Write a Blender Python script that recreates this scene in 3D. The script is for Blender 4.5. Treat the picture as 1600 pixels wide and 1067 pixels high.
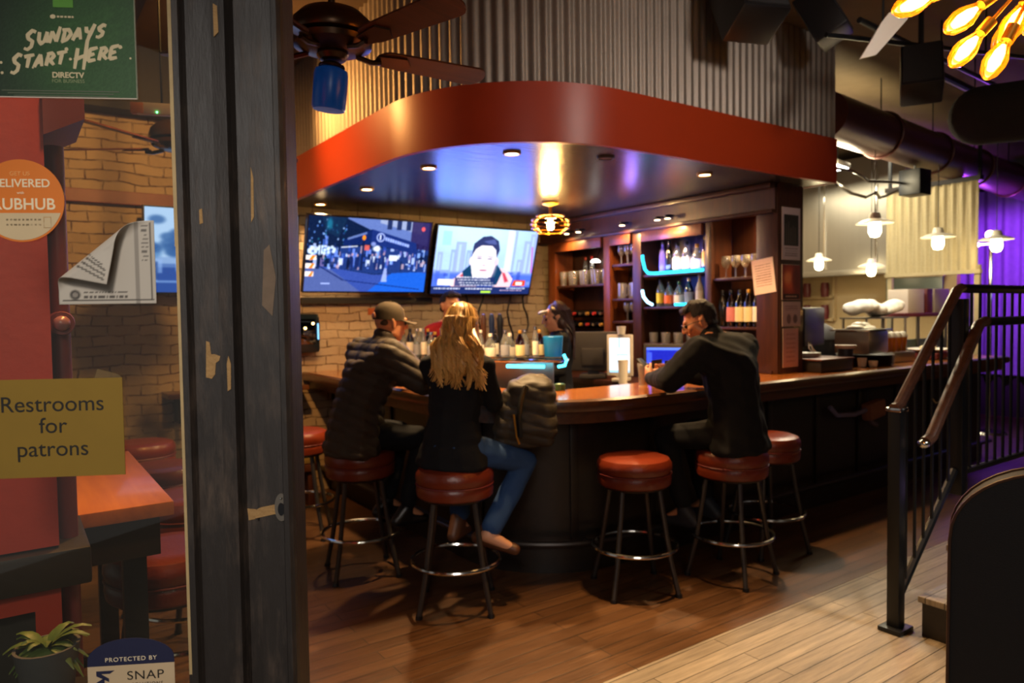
import bpy, bmesh, math, random
import numpy as np
from mathutils import Vector, Matrix, Euler, Quaternion
random.seed(7); np.random.seed(7)
S = bpy.context.scene; C = S.collection
for o in list(bpy.data.objects): bpy.data.objects.remove(o)
PI = math.pi
V = Vector

# ------------------------------------------------------------ camera
hd, pt, rl = math.radians(55), math.radians(-2.3), math.radians(0.8)
Fw = V((math.cos(hd)*math.cos(pt), math.sin(hd)*math.cos(pt), math.sin(pt)))
R0 = V((math.sin(hd), -math.cos(hd), 0)); U0 = R0.cross(Fw)
Rt = math.cos(rl)*R0 - math.sin(rl)*U0; Up = math.cos(rl)*U0 + math.sin(rl)*R0
cd = bpy.data.cameras.new('camera'); cam = bpy.data.objects.new('camera', cd); C.objects.link(cam)
mm = Matrix((Rt, Up, -Fw)).transposed().to_4x4(); mm.translation = V((0, 0, 1.57)); cam.matrix_world = mm
cd.sensor_width = 36; cd.lens = 1120/1600*36; cd.clip_start = .05
cd.dof.use_dof = True; cd.dof.focus_distance = 1.75; cd.dof.aperture_fstop = 3.8
S.camera = cam
# ------------------------------------------------------------ world, exposure
w = bpy.data.worlds.new('street_dusk'); S.world = w; w.use_nodes = True
w.node_tree.nodes['Background'].inputs[0].default_value = (.80, .78, .76, 1)
w.node_tree.nodes['Background'].inputs[1].default_value = .13
S.view_settings.view_transform = 'Standard'; S.view_settings.look = 'None'
S.view_settings.gamma = 1; S.view_settings.use_curve_mapping = False
S.view_settings.exposure = 1.0
S.cycles.sample_clamp_indirect = 4; S.cycles.caustics_reflective = False; S.cycles.caustics_refractive = False
S.cycles.transparent_max_bounces = 24

def light(kind, name, loc, power, col, size=.05, target=None, angle=None, blend=.4, sy=None, parent=None):
    l = bpy.data.lights.new(name, kind); l.energy = power; l.color = col
    o = bpy.data.objects.new(name, l); C.objects.link(o); o.location = loc
    if kind in ('POINT', 'SPOT'): l.shadow_soft_size = size
    if kind == 'AREA':
        l.size = size
        if sy: l.shape = 'RECTANGLE'; l.size_y = sy
    if target is not None: o.rotation_euler = (V(target)-V(loc)).to_track_quat('-Z', 'Y').to_euler()
    if kind == 'SPOT': l.spot_size = angle; l.spot_blend = blend
    if parent: o.parent = parent
    return o
WARM = (1, .60, .27); AMBER = (1, .47, .13); COOL = (.93, .95, 1); CREAM = (1, .80, .48); PURPLE = (.40, .06, 1)
# unseen white spot added over the entrance floor and the street light behind the camera
light('SPOT', 'unseen_entrance_spot', (4.1, -.6, 3.5), 190, (1, .95, .85), .25, (3.3, .7, 0), .9, .6)
light('SPOT', 'post_fill_spot', (-.9, -.9, 2.9), 95, (1, .92, .84), .25, (.22, 1.42, 1.35), .62, .8)  # unseen spot added to brighten the door post and pane
light('AREA', 'street_light', (-1.0, -2.6, 3.0), 12, (1, .93, .86), 1.2, (1.5, 2.5, 1.3))
light('SPOT', 'skirt_fill_spot', (3.0, .2, 3.3), 62, (1, .86, .76), .2, (3.5, 3.0, 3.1), 1.15, .9)  # unseen fill added to lift the corrugated skirt
# unseen warm spots set over the dining side, above the frame
light('SPOT', 'unseen_spot_wall', (.95, 3.3, 3.4), 190, AMBER, .08, (.75, 6.2, 1.7), 1.5, .7)
light('SPOT', 'unseen_spot_table', (.55, 2.5, 3.4), 150, AMBER, .06, (.15, 2.5, 1.0), 1.2, .7)
light('SPOT', 'unseen_spot_canopy', (.9, 5.2, 3.3), 75, AMBER, .08, (2.0, 4.6, 3.0), 1.5, .8)
light('SPOT', 'unseen_spot_pilaster', (.30, 1.56, 3.2), 80, (1, .55, .25), .08, (-.10, 1.9, 1.4), .9, .8)
light('SPOT', 'aisle_fill_spot', (2.9, 2.7, 3.45), 300, (1, .55, .2), .06, (2.05, 1.75, 0), .95, .6)  # added for the warm strip of light on the floor
light('AREA', 'kitchen_light', (7.9, 5.0, 3.2), 34, (1, .88, .62), .9, (7.9, 4.8, 0), sy=2.0)

light('POINT', 'kitchen_ceiling_fill', (6.3, 3.7, 2.8), 30, (1, .84, .52), .15)  # bare point added to brighten the ceiling by the kitchen

# ------------------------------------------------------------ helpers
def lin(c):
    if isinstance(c, str):
        c = c.lstrip('#'); c = [int(c[i:i+2], 16)/255 for i in (0, 2, 4)]
        return tuple((x/12.92 if x <= .04045 else ((x+.055)/1.055)**2.4) for x in c)
    return tuple(c)

class NT:
    def __init__(s, name):
        s.m = bpy.data.materials.new(name); s.m.use_nodes = True; s.t = s.m.node_tree; s.t.nodes.clear()
        s.out = s.n('ShaderNodeOutputMaterial')
    def n(s, typ, **kw):
        nd = s.t.nodes.new(typ)
        for k, v in kw.items():
            if k in nd.inputs: nd.inputs[k].default_value = v
            else: setattr(nd, k, v)
        return nd
    def l(s, a, b): s.t.links.new(a, b)

def c4(c): return (*lin(c), 1)
def mat(name, col, rough=.5, metal=0, var=.18, scale=6, bump=0, bscale=40, coat=0, emit=None, estr=0, stretch=(1, 1, 1), spec=.5, sss=0):
    k = NT(name); p = k.n('ShaderNodeBsdfPrincipled', Roughness=rough, Metallic=metal)
    p.inputs['Specular IOR Level'].default_value = spec
    if coat: p.inputs['Coat Weight'].default_value = coat; p.inputs['Coat Roughness'].default_value = .12
    tc = k.n('ShaderNodeTexCoord'); mp = k.n('ShaderNodeMapping', Scale=stretch); k.l(tc.outputs['Object'], mp.inputs[0])
    nz = k.n('ShaderNodeTexNoise', Scale=scale, Detail=5, Roughness=.6); k.l(mp.outputs[0], nz.inputs[0])
    c = lin(col); mx = k.n('ShaderNodeMix', data_type='RGBA')
    mx.inputs[6].default_value = (*[x*(1-var) for x in c], 1); mx.inputs[7].default_value = (*[min(1, x*(1+var)) for x in c], 1)
    k.l(nz.outputs[0], mx.inputs[0]); k.l(mx.outputs[2], p.inputs['Base Color'])
    if bump:
        nb = k.n('ShaderNodeTexNoise', Scale=bscale, Detail=4); k.l(mp.outputs[0], nb.inputs[0])
        b = k.n('ShaderNodeBump', Strength=bump, Distance=.01); k.l(nb.outputs[0], b.inputs['Height']); k.l(b.outputs[0], p.inputs['Normal'])
    if emit: p.inputs['Emission Color'].default_value = c4(emit); p.inputs['Emission Strength'].default_value = estr
    k.l(p.outputs[0], k.out.inputs[0]); return k.m

def emis(name, col, st):
    k = NT(name); e = k.n('ShaderNodeEmission', Color=c4(col), Strength=st); k.l(e.outputs[0], k.out.inputs[0]); return k.m

def glass(name, tint, gloss=.12, rough=.03, haze=0, hazecol='#ffffff'):
    k = NT(name); t = k.n('ShaderNodeBsdfTransparent', Color=c4(tint)); g = k.n('ShaderNodeBsdfGlossy', Roughness=rough)
    lw = k.n('ShaderNodeLayerWeight', Blend=.25); ad = k.n('ShaderNodeMath', operation='MULTIPLY_ADD'); ad.inputs[1].default_value = .6; ad.inputs[2].default_value = gloss
    k.l(lw.outputs['Fresnel'], ad.inputs[0]); ad.use_clamp = True
    mx = k.n('ShaderNodeMixShader'); k.l(ad.outputs[0], mx.inputs[0]); k.l(t.outputs[0], mx.inputs[1]); k.l(g.outputs[0], mx.inputs[2])
    last = mx
    if haze:
        d = k.n('ShaderNodeBsdfDiffuse', Color=c4(hazecol)); m2 = k.n('ShaderNodeMixShader'); m2.inputs[0].default_value = haze
        k.l(mx.outputs[0], m2.inputs[1]); k.l(d.outputs[0], m2.inputs[2]); last = m2
    k.l(last.outputs[0], k.out.inputs[0]); return k.m

def attrmat(name, emission=None, rough=.45, coat=0):
    k = NT(name); a = k.n('ShaderNodeAttribute', attribute_name='Col')
    if emission:
        e = k.n('ShaderNodeEmission', Strength=emission); k.l(a.outputs[0], e.inputs[0]); k.l(e.outputs[0], k.out.inputs[0])
    else:
        p = k.n('ShaderNodeBsdfPrincipled', Roughness=rough); p.inputs['Coat Weight'].default_value = coat
        k.l(a.outputs[0], p.inputs['Base Color']); k.l(p.outputs[0], k.out.inputs[0])
    return k.m

def woodmat(name, c0, c1, axis='X', scale=3, rough=.4, coat=0, bump=.1):
    k = NT(name); p = k.n('ShaderNodeBsdfPrincipled', Roughness=rough)
    if coat: p.inputs['Coat Weight'].default_value = coat; p.inputs['Coat Roughness'].default_value = .1
    tc = k.n('ShaderNodeTexCoord'); st = {'X': (.12, 1.6, 1.6), 'Y': (1.6, .12, 1.6), 'Z': (1.6, 1.6, .12)}[axis]
    mp = k.n('ShaderNodeMapping', Scale=st); k.l(tc.outputs['Object'], mp.inputs[0])
    nz = k.n('ShaderNodeTexNoise', Scale=scale*7, Detail=8, Roughness=.65, Distortion=.6); k.l(mp.outputs[0], nz.inputs[0])
    r = k.n('ShaderNodeValToRGB'); r.color_ramp.elements[0].position = .3; r.color_ramp.elements[1].position = .7
    r.color_ramp.elements[0].color = c4(c0); r.color_ramp.elements[1].color = c4(c1)
    k.l(nz.outputs[0], r.inputs[0]); k.l(r.outputs[0], p.inputs['Base Color'])
    b = k.n('ShaderNodeBump', Strength=bump, Distance=.005); k.l(nz.outputs[0], b.inputs['Height']); k.l(b.outputs[0], p.inputs['Normal'])
    k.l(p.outputs[0], k.out.inputs[0]); return k.m

class B:
    def __init__(s): s.bm = bmesh.new()
    def _xf(s, vs, M):
        if M is not None: bmesh.ops.transform(s.bm, matrix=M, verts=vs)
    def box(s, c, d, rz=0, bev=0, M=None, taper=None):
        q = bmesh.ops.create_cube(s.bm, size=1)['verts']
        for v in q: v.co = V((v.co.x*d[0], v.co.y*d[1], v.co.z*d[2]))
        if taper:
            for v in q:
                if v.co.z > 0: v.co.x *= taper; v.co.y *= taper
        if bev:
            es = list({e for v in q for e in v.link_edges})
            q = list({v for f in bmesh.ops.bevel(s.bm, geom=es, offset=bev, segments=2, profile=.6, affect='EDGES')['faces'] for v in f.verts} | {v for v in q if v.is_valid})
        mx = Matrix.Translation(c) @ Matrix.Rotation(rz, 4, 'Z')
        if M is not None: mx = M @ mx
        s._xf(q, mx); return s
    def tube(s, pts, r, seg=8, closed=False, cap=True):
        pts = [V(p) for p in pts]; n = len(pts); rs = r if isinstance(r, (list, tuple)) else [r]*n
        rings = []; prev = None
        for i, p in enumerate(pts):
            a = pts[(i-1) % n] if (closed or i > 0) else p; b = pts[(i+1) % n] if (closed or i < n-1) else p
            t = (b-a).normalized()
            if prev is None:
                u = t.cross(V((0, 0, 1)));
                if u.length < 1e-3: u = t.cross(V((1, 0, 0)))
            else: u = prev - t*prev.dot(t)
            u.normalize(); prev = u; v = t.cross(u)
            rings.append([s.bm.verts.new(p + rs[i]*(math.cos(2*PI*k/seg)*u + math.sin(2*PI*k/seg)*v)) for k in range(seg)])
        for i in range(n if closed else n-1):
            a, b = rings[i], rings[(i+1) % n]
            for k in range(seg): s.bm.faces.new((a[k], a[(k+1) % seg], b[(k+1) % seg], b[k]))
        if cap and not closed:
            s.bm.faces.new(list(reversed(rings[0]))); s.bm.faces.new(rings[-1])
        return s
    def cyl(s, p0, p1, r0, r1=None, seg=16): return s.tube([p0, p1], [r0, r0 if r1 is None else r1], seg)
    def sph(s, c, r, sub=2, M=None):
        r = (r, r, r) if not isinstance(r, (tuple, list)) else r
        q = bmesh.ops.create_icosphere(s.bm, subdivisions=sub, radius=1)['verts']
        for v in q: v.co = V((v.co.x*r[0], v.co.y*r[1], v.co.z*r[2]))
        mx = Matrix.Translation(c) if M is None else M @ Matrix.Translation(c)
        s._xf(q, mx); return s
    def lathe(s, prof, seg=24, c=(0, 0, 0), M=None):
        c = V(c); rings = []; new = []
        for r, z in prof:
            if r < 1e-5: ring = [s.bm.verts.new(c+V((0, 0, z)))]
            else: ring = [s.bm.verts.new(c+V((r*math.cos(2*PI*k/seg), r*math.sin(2*PI*k/seg), z))) for k in range(seg)]
            rings.append(ring); new += ring
        for a, b in zip(rings, rings[1:]):
            for k in range(seg):
                k2 = (k+1) % seg
                if len(a) == 1 and len(b) == 1: continue
                if len(a) == 1: s.bm.faces.new((a[0], b[k2], b[k]))
                elif len(b) == 1: s.bm.faces.new((a[k], a[k2], b[0]))
                else: s.bm.faces.new((a[k], a[k2], b[k2], b[k]))
        s._xf(new, M); return s
    def hull(s, sp, sub=2):
        t = bmesh.new()
        for c, r in sp:
            r = (r, r, r) if not isinstance(r, (tuple, list)) else r
            q = bmesh.ops.create_icosphere(t, subdivisions=sub, radius=1)['verts']
            for v in q: v.co = V((v.co.x*r[0], v.co.y*r[1], v.co.z*r[2])) + V(c)
        g = bmesh.ops.convex_hull(t, input=t.verts)
        dead = {e for e in g['geom_interior'] + g['geom_unused'] if isinstance(e, bmesh.types.BMVert)}
        bmesh.ops.delete(t, geom=list(dead), context='VERTS')
        m = bpy.data.meshes.new('tmp'); t.to_mesh(m); t.free(); s.bm.from_mesh(m); bpy.data.meshes.remove(m); return s
    def prism(s, pts, z0, z1, M=None):
        a = [s.bm.verts.new((x, y, z0)) for x, y in pts]; b = [s.bm.verts.new((x, y, z1)) for x, y in pts]; n = len(pts)
        s.bm.faces.new(list(reversed(a))); s.bm.faces.new(b)
        for i in range(n): s.bm.faces.new((a[i], a[(i+1) % n], b[(i+1) % n], b[i]))
        s._xf(a+b, M); return s
    def plate(s, pts, y0, y1, M=None):      # outline in x,z extruded along y
        a = [s.bm.verts.new((x, y0, z)) for x, z in pts]; b = [s.bm.verts.new((x, y1, z)) for x, z in pts]; n = len(pts)
        s.bm.faces.new(a); s.bm.faces.new(list(reversed(b)))
        for i in range(n): s.bm.faces.new((a[(i+1) % n], a[i], b[i], b[(i+1) % n]))
        s._xf(a+b, M); return s
    def sweep(s, prof, pathf, closed=True):   # prof: (offset, z); pathf(offset) -> xy points
        rows = [[s.bm.verts.new((x, y, z)) for x, y in pathf(o)] for o, z in prof]
        n = len(rows); m = len(rows[0])
        for i in range(n if closed else n-1):
            a, b = rows[i], rows[(i+1) % n]
            for k in range(m-1): s.bm.faces.new((a[k], a[k+1], b[k+1], b[k]))
        if closed:
            s.bm.faces.new([r[0] for r in rows]); s.bm.faces.new([r[-1] for r in reversed(rows)])
        return s
    def mesh(s, name, smooth=True, ang=.6):
        bmesh.ops.recalc_face_normals(s.bm, faces=s.bm.faces)
        if smooth:
            for f in s.bm.faces: f.smooth = True
            for e in s.bm.edges:
                if len(e.link_faces) == 2 and e.calc_face_angle(0) > ang: e.smooth = False
        me = bpy.data.meshes.new(name); s.bm.to_mesh(me); s.bm.free(); return me
    def obj(s, name, m, parent=None, smooth=True, kind=None, ang=.6):
        return mobj(name, s.mesh(name, smooth, ang), m, parent, kind)

def mobj(name, me, m, parent=None, kind=None):
    o = bpy.data.objects.new(name, me)
    if m is not None and not me.materials: me.materials.append(m)
    C.objects.link(o)
    if parent: o.parent = parent
    if kind: o['kind'] = kind
    return o
def tag(o, label, cat, group=None):
    o['label'] = label; o['category'] = cat
    if group: o['group'] = group
    return o
def thing(name, label, cat, loc=(0, 0, 0), rz=0, group=None):
    o = bpy.data.objects.new(name, None); C.objects.link(o); o.location = loc; o.rotation_euler = (0, 0, rz)
    o.empty_display_size = .05
    return tag(o, label, cat, group)
def struct(name, b, m, parent=None, smooth=False):
    return b.obj(name, m, parent, smooth, kind=None if parent else 'structure')
def remesh(b, voxel, smooth=4, disp=None):
    me = b.mesh('rm', False); o = bpy.data.objects.new('rm', me); C.objects.link(o)
    md = o.modifiers.new('r', 'REMESH'); md.mode = 'VOXEL'; md.voxel_size = voxel
    if smooth: sm = o.modifiers.new('s', 'SMOOTH'); sm.factor = .5; sm.iterations = smooth
    bpy.context.view_layer.update(); dg = bpy.context.evaluated_depsgraph_get()
    r = bpy.data.meshes.new_from_object(o.evaluated_get(dg)); bpy.data.objects.remove(o); bpy.data.meshes.remove(me)
    if disp:
        n = len(r.vertices); co = np.zeros(n*3); no = np.zeros(n*3)
        r.vertices.foreach_get('co', co); r.vertices.foreach_get('normal', no)
        co = co.reshape(-1, 3); no = no.reshape(-1, 3); co = co + disp(co, no); r.vertices.foreach_set('co', co.ravel()); r.update()
    r.polygons.foreach_set('use_smooth', [True]*len(r.polygons)); return r
def text(name, body, size, m, parent, loc, rot=(PI/2, 0, 0), align='CENTER', ext=.0004, bold=0, sx=1, shear=0, space=1):
    cu = bpy.data.curves.new(name, 'FONT'); cu.body = body; cu.size = size; cu.align_x = align; cu.extrude = ext; cu.offset = bold; cu.shear = shear
    cu.space_character = space; cu.space_line = .95
    o = bpy.data.objects.new(name, cu); C.objects.link(o); bpy.context.view_layer.update()
    me = bpy.data.meshes.new_from_object(o.evaluated_get(bpy.context.evaluated_depsgraph_get()))
    bpy.data.objects.remove(o); bpy.data.curves.remove(cu)
    me.transform(Matrix.Translation(loc) @ Euler(rot).to_matrix().to_4x4() @ Matrix.Diagonal((sx, 1, 1, 1)))
    me.materials.clear(); return mobj(name, me, m, parent)

class Canvas:
    def __init__(s, nx, ny, col):
        s.a = np.zeros((ny, nx, 3)); s.a[:] = s.k(col); u = (np.arange(nx)+.5)/nx; v = (np.arange(ny)+.5)/ny
        s.U, s.W = np.meshgrid(u, v); s.nx, s.ny = nx, ny
    def k(s, c):
        if isinstance(c, str): c = c.lstrip('#'); return np.array([int(c[i:i+2], 16)/255 for i in (0, 2, 4)])
        return np.array(c)
    def put(s, m, col, al=1): m = (m*al)[..., None]; s.a = s.a*(1-m) + s.k(col)*m; return s
    def rect(s, u0, v0, u1, v1, col, al=1): return s.put(((s.U > u0) & (s.U < u1) & (s.W > v0) & (s.W < v1)).astype(float), col, al)
    def ell(s, u, v, ru, rv, col, al=1, soft=.15):
        d = np.sqrt(((s.U-u)/ru)**2 + ((s.W-v)/rv)**2); return s.put(np.clip((1-d)/soft+.5, 0, 1), col, al)
    def poly(s, pts, col, al=1):
        m = np.zeros(s.U.shape, bool); n = len(pts)
        for i in range(n):
            (x0, y0), (x1, y1) = pts[i], pts[(i+1) % n]
            if y0 == y1: continue
            m ^= ((y0 > s.W) != (y1 > s.W)) & (s.U < (x1-x0)*(s.W-y0)/(y1-y0)+x0)
        return s.put(m.astype(float), col, al)
    def line(s, p, q, w, col, al=1):
        p, q = np.array(p, float), np.array(q, float); d = q-p; L = (d**2).sum() or 1
        t = np.clip(((s.U-p[0])*d[0] + (s.W-p[1])*d[1])/L, 0, 1)
        return s.put((np.hypot(s.U-p[0]-t*d[0], s.W-p[1]-t*d[1]) < w).astype(float), col, al)
    def grain(s, amt): s.a = np.clip(s.a + (np.random.rand(s.ny, s.nx, 1)-.5)*amt, 0, 1); return s
    def blur(s, n=1):
        for _ in range(n):
            p = np.pad(s.a, ((1, 1), (1, 1), (0, 0)), 'edge')
            s.a = (p[1:-1, 1:-1]*2 + p[:-2, 1:-1] + p[2:, 1:-1] + p[1:-1, :-2] + p[1:-1, 2:])/6
        return s
    def textish(s, u0, v0, u1, v1, rows, col, al=1):   # grey lines of illegible small print
        h = (v1-v0)/rows
        for r in range(rows):
            u = u0 + random.random()*.02*(u1-u0)
            while u < u1:
                w_ = (u1-u0)*random.uniform(.03, .11); s.rect(u, v0+h*(r+.3), min(u1, u+w_), v0+h*(r+.7), col, al); u += w_ + (u1-u0)*.025
        return s
    def mesh(s, name, wd, ht, m, parent=None, loc=(0, 0, 0), tilt=0, rz=0, flip=False):
        nx, ny = s.nx, s.ny; X, Z = np.meshgrid(np.linspace(-wd/2, wd/2, nx), np.linspace(0, ht, ny))
        co = np.stack([X, np.zeros_like(X), Z], -1).reshape(-1, 3); i = np.arange(nx*ny).reshape(ny, nx)
        f = np.stack([i[:-1, :-1], i[:-1, 1:], i[1:, 1:], i[1:, :-1]], -1).reshape(-1, 4)
        me = bpy.data.meshes.new(name); me.from_pydata(co.tolist(), [], f.tolist())
        a = np.clip(s.a, 0, 1); a = np.where(a <= .04045, a/12.92, ((a+.055)/1.055)**2.4)
        at = me.attributes.new('Col', 'FLOAT_COLOR', 'POINT'); at.data.foreach_set('color', np.concatenate([a, np.ones((ny, nx, 1))], -1).ravel())
        me.transform(Matrix.Translation(loc) @ Matrix.Rotation(rz, 4, 'Z') @ Matrix.Rotation(tilt, 4, 'X')); return mobj(name, me, m, parent)
ORD = ['first', 'second', 'third', 'fourth', 'fifth', 'sixth', 'seventh', 'eighth', 'ninth', 'tenth', 'eleventh', 'twelfth']
def nth(i, n): return 'leftmost' if i == 0 else ('rightmost' if i == n-1 else ORD[i] + ' from left')
# ------------------------------------------------------------ materials of the place
def brickmat(name, ca, cb, mortar):
    k = NT(name); p = k.n('ShaderNodeBsdfPrincipled', Roughness=.75)
    tc = k.n('ShaderNodeTexCoord'); mp = k.n('ShaderNodeMapping', Rotation=(PI/2, 0, 0)); k.l(tc.outputs['Object'], mp.inputs[0])
    nd = k.n('ShaderNodeTexNoise', Scale=5, Detail=3); k.l(mp.outputs[0], nd.inputs[0])
    vm = k.n('ShaderNodeVectorMath', operation='MULTIPLY_ADD'); vm.inputs[1].default_value = (.06,)*3; k.l(nd.outputs['Color'], vm.inputs[0]); k.l(mp.outputs[0], vm.inputs[2])
    br = k.n('ShaderNodeTexBrick', Scale=1, Color1=c4(ca), Color2=c4(cb), Mortar=c4(mortar))
    br.inputs['Mortar Size'].default_value = .006; br.inputs['Mortar Smooth'].default_value = .6
    br.inputs['Brick Width'].default_value = .215; br.inputs['Row Height'].default_value = .078; k.l(vm.outputs[0], br.inputs[0])
    n2 = k.n('ShaderNodeTexNoise', Scale=14, Detail=6, Roughness=.7); k.l(mp.outputs[0], n2.inputs[0])
    n3 = k.n('ShaderNodeTexNoise', Scale=6, Detail=4, Roughness=.7); k.l(mp.outputs[0], n3.inputs[0])
    mr = k.n('ShaderNodeValToRGB'); mr.color_ramp.elements[0].position = .44; mr.color_ramp.elements[1].position = .62
    mr.color_ramp.elements[0].color = c4(mortar); mr.color_ramp.elements[1].color = c4(ca); k.l(n3.outputs[0], mr.inputs[0]); k.l(mr.outputs[0], br.inputs['Mortar'])
    r = k.n('ShaderNodeValToRGB'); r.color_ramp.elements[0].position = .62; r.color_ramp.elements[1].position = .8; k.l(n2.outputs[0], r.inputs[0])
    mx = k.n('ShaderNodeMix', data_type='RGBA'); mx.inputs[7].default_value = c4('#8a6646'); k.l(r.outputs[0], mx.inputs[0]); k.l(br.outputs[0], mx.inputs[6])
    k.l(mx.outputs[2], p.inputs['Base Color'])
    sb = k.n('ShaderNodeMath', operation='MULTIPLY_ADD'); sb.inputs[1].default_value = -1.4; k.l(br.outputs['Fac'], sb.inputs[0]); k.l(n2.outputs[0], sb.inputs[2])
    b = k.n('ShaderNodeBump', Strength=.9, Distance=.012); k.l(sb.outputs[0], b.inputs['Height']); k.l(b.outputs[0], p.inputs['Normal'])
    k.l(p.outputs[0], k.out.inputs[0]); return k.m

def floormat(name, ca, cb, gap, rough):
    k = NT(name); p = k.n('ShaderNodeBsdfPrincipled')
    tc = k.n('ShaderNodeTexCoord')
    br = k.n('ShaderNodeTexBrick', Scale=1, Color1=c4(ca), Color2=c4(cb), Mortar=c4(gap), offset=.37)
    br.inputs['Mortar Size'].default_value = .0025; br.inputs['Mortar Smooth'].default_value = .3; br.inputs['Bias'].default_value = -.1
    br.inputs['Brick Width'].default_value = 1.35; br.inputs['Row Height'].default_value = .085; k.l(tc.outputs['Object'], br.inputs[0])
    mp = k.n('ShaderNodeMapping', Scale=(.6, 9, 1)); k.l(tc.outputs['Object'], mp.inputs[0])
    nz = k.n('ShaderNodeTexNoise', Scale=5, Detail=8, Roughness=.7); k.l(mp.outputs[0], nz.inputs[0])
    rm = k.n('ShaderNodeMapRange'); rm.inputs[1].default_value = .3; rm.inputs[2].default_value = .75; rm.inputs[3].default_value = .55; rm.inputs[4].default_value = 1.35
    k.l(nz.outputs[0], rm.inputs[0])
    mx = k.n('ShaderNodeMix', data_type='RGBA', blend_type='MULTIPLY'); mx.inputs[0].default_value = 1; k.l(br.outputs[0], mx.inputs[6]); k.l(rm.outputs[0], mx.inputs[7])
    k.l(mx.outputs[2], p.inputs['Base Color'])
    rr = k.n('ShaderNodeMapRange'); rr.inputs[3].default_value = rough-.1; rr.inputs[4].default_value = rough+.15; k.l(nz.outputs[0], rr.inputs[0]); k.l(rr.outputs[0], p.inputs['Roughness'])
    b = k.n('ShaderNodeBump', Strength=.35, Distance=.006); sb = k.n('ShaderNodeMath', operation='SUBTRACT'); k.l(nz.outputs[0], sb.inputs[0]); k.l(br.outputs['Fac'], sb.inputs[1])
    k.l(sb.outputs[0], b.inputs['Height']); k.l(b.outputs[0], p.inputs['Normal'])
    k.l(p.outputs[0], k.out.inputs[0]); return k.m

def galvmat(name, col, rough, metal):
    k = NT(name); p = k.n('ShaderNodeBsdfPrincipled', Metallic=metal)
    tc = k.n('ShaderNodeTexCoord'); vo = k.n('ShaderNodeTexVoronoi', Scale=70); k.l(tc.outputs['Object'], vo.inputs[0])
    nz = k.n('ShaderNodeTexNoise', Scale=3, Detail=6); k.l(tc.outputs['Object'], nz.inputs[0])
    c = lin(col); mx = k.n('ShaderNodeMix', data_type='RGBA'); mx.inputs[6].default_value = (*[x*.8 for x in c], 1); mx.inputs[7].default_value = (*[x*1.15 for x in c], 1)
    ad = k.n('ShaderNodeMath', operation='ADD'); ml = k.n('ShaderNodeMath', operation='MULTIPLY'); ml.inputs[1].default_value = .35; k.l(vo.outputs['Color'], ml.inputs[0])
    k.l(ml.outputs[0], ad.inputs[0]); k.l(nz.outputs[0], ad.inputs[1]); k.l(ad.outputs[0], mx.inputs[0]); k.l(mx.outputs[2], p.inputs['Base Color'])
    rr = k.n('ShaderNodeMapRange'); rr.inputs[3].default_value = rough-.08; rr.inputs[4].default_value = rough+.12; k.l(ad.outputs[0], rr.inputs[0]); k.l(rr.outputs[0], p.inputs['Roughness'])
    k.l(p.outputs[0], k.out.inputs[0]); return k.m

def boardmat(name):   # black varnished boards under the canopy, long seams
    k = NT(name); p = k.n('ShaderNodeBsdfPrincipled', Roughness=.25); p.inputs['Specular IOR Level'].default_value = .8
    tc = k.n('ShaderNodeTexCoord'); br = k.n('ShaderNodeTexBrick', Scale=1, Color1=c4('#2b2420'), Color2=c4('#30281f'), Mortar=c4('#050505'))
    br.inputs['Mortar Size'].default_value = .006; br.inputs['Brick Width'].default_value = 2.4; br.inputs['Row Height'].default_value = 1.2; k.l(tc.outputs['Object'], br.inputs[0])
    k.l(br.outputs[0], p.inputs['Base Color'])
    mp = k.n('ShaderNodeMapping', Scale=(1.2, 14, 1)); k.l(tc.outputs['Object'], mp.inputs[0])
    nz = k.n('ShaderNodeTexNoise', Scale=3, Detail=5); k.l(mp.outputs[0], nz.inputs[0])
    b = k.n('ShaderNodeBump', Strength=.25, Distance=.01); k.l(nz.outputs[0], b.inputs['Height']); k.l(b.outputs[0], p.inputs['Normal'])
    k.l(p.outputs[0], k.out.inputs[0]); return k.m

M = {}
M['brick'] = brickmat('painted_brick', '#ab9a82', '#9c8a72', '#5e4632')
M['floor'] = floormat('dark_oak_boards', '#5e4128', '#4a301b', '#120b06', .36)
M['floor_spill'] = floormat('light_spill_grey_boards', '#948a7c', '#7d7366', '#2c241b', .5)  # pale entry light put into the board colour; treads share it
M['galv'] = galvmat('galvanised_corrugated', '#8d8378', .42, .55)
M['galv_cream'] = galvmat('cream_corrugated', '#b5a680', .5, .3)
M['boards'] = boardmat('black_varnished_boards')
M['red_paint'] = mat('red_orange_paint', '#a53714', .38, var=.08, scale=3, bump=.03)
M['red_column'] = mat('red_column_paint', '#a8301c', .5, var=.15, scale=4, bump=.1)
M['maroon'] = mat('maroon_paint', '#6c2a2a', .45)
M['black_wood'] = woodmat('black_stained_wood', '#14100d', '#241a13', 'X', 3, .42)
M['dark_wood'] = woodmat('dark_mahogany', '#2a140c', '#46230f', 'Z', 3, .38, .2)
M['post_wood'] = woodmat('orange_brown_wood', '#5a2a12', '#7d4119', 'Z', 3, .4, .2)
M['bar_top'] = woodmat('varnished_oak_bar', '#8a4c1c', '#b06a2a', 'X', 3, .22, .6, .05)
M['nosing'] = woodmat('dark_nosing_wood', '#3c2212', '#5e3618', 'X', 3, .35, .3)
M['table_top'] = woodmat('honey_wood_table', '#a05a24', '#bf7430', 'Y', 2, .35, .3, .05)
M['rail_wood'] = woodmat('worn_rail_wood', '#4a2f22', '#6a4634', 'X', 4, .4)
M['black_metal'] = mat('black_painted_metal', '#17191c', .4, .3, .1)
M['ceiling'] = mat('old_plaster_ceiling', '#6d5c43', .85, var=.4, scale=1.6, bump=.3, bscale=9)
M['dark_wall'] = mat('dark_painted_wall', '#1d1916', .7, var=.3, scale=3)
M['chrome'] = mat('chrome', '#d8d4cc', .14, 1, .03)
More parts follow.
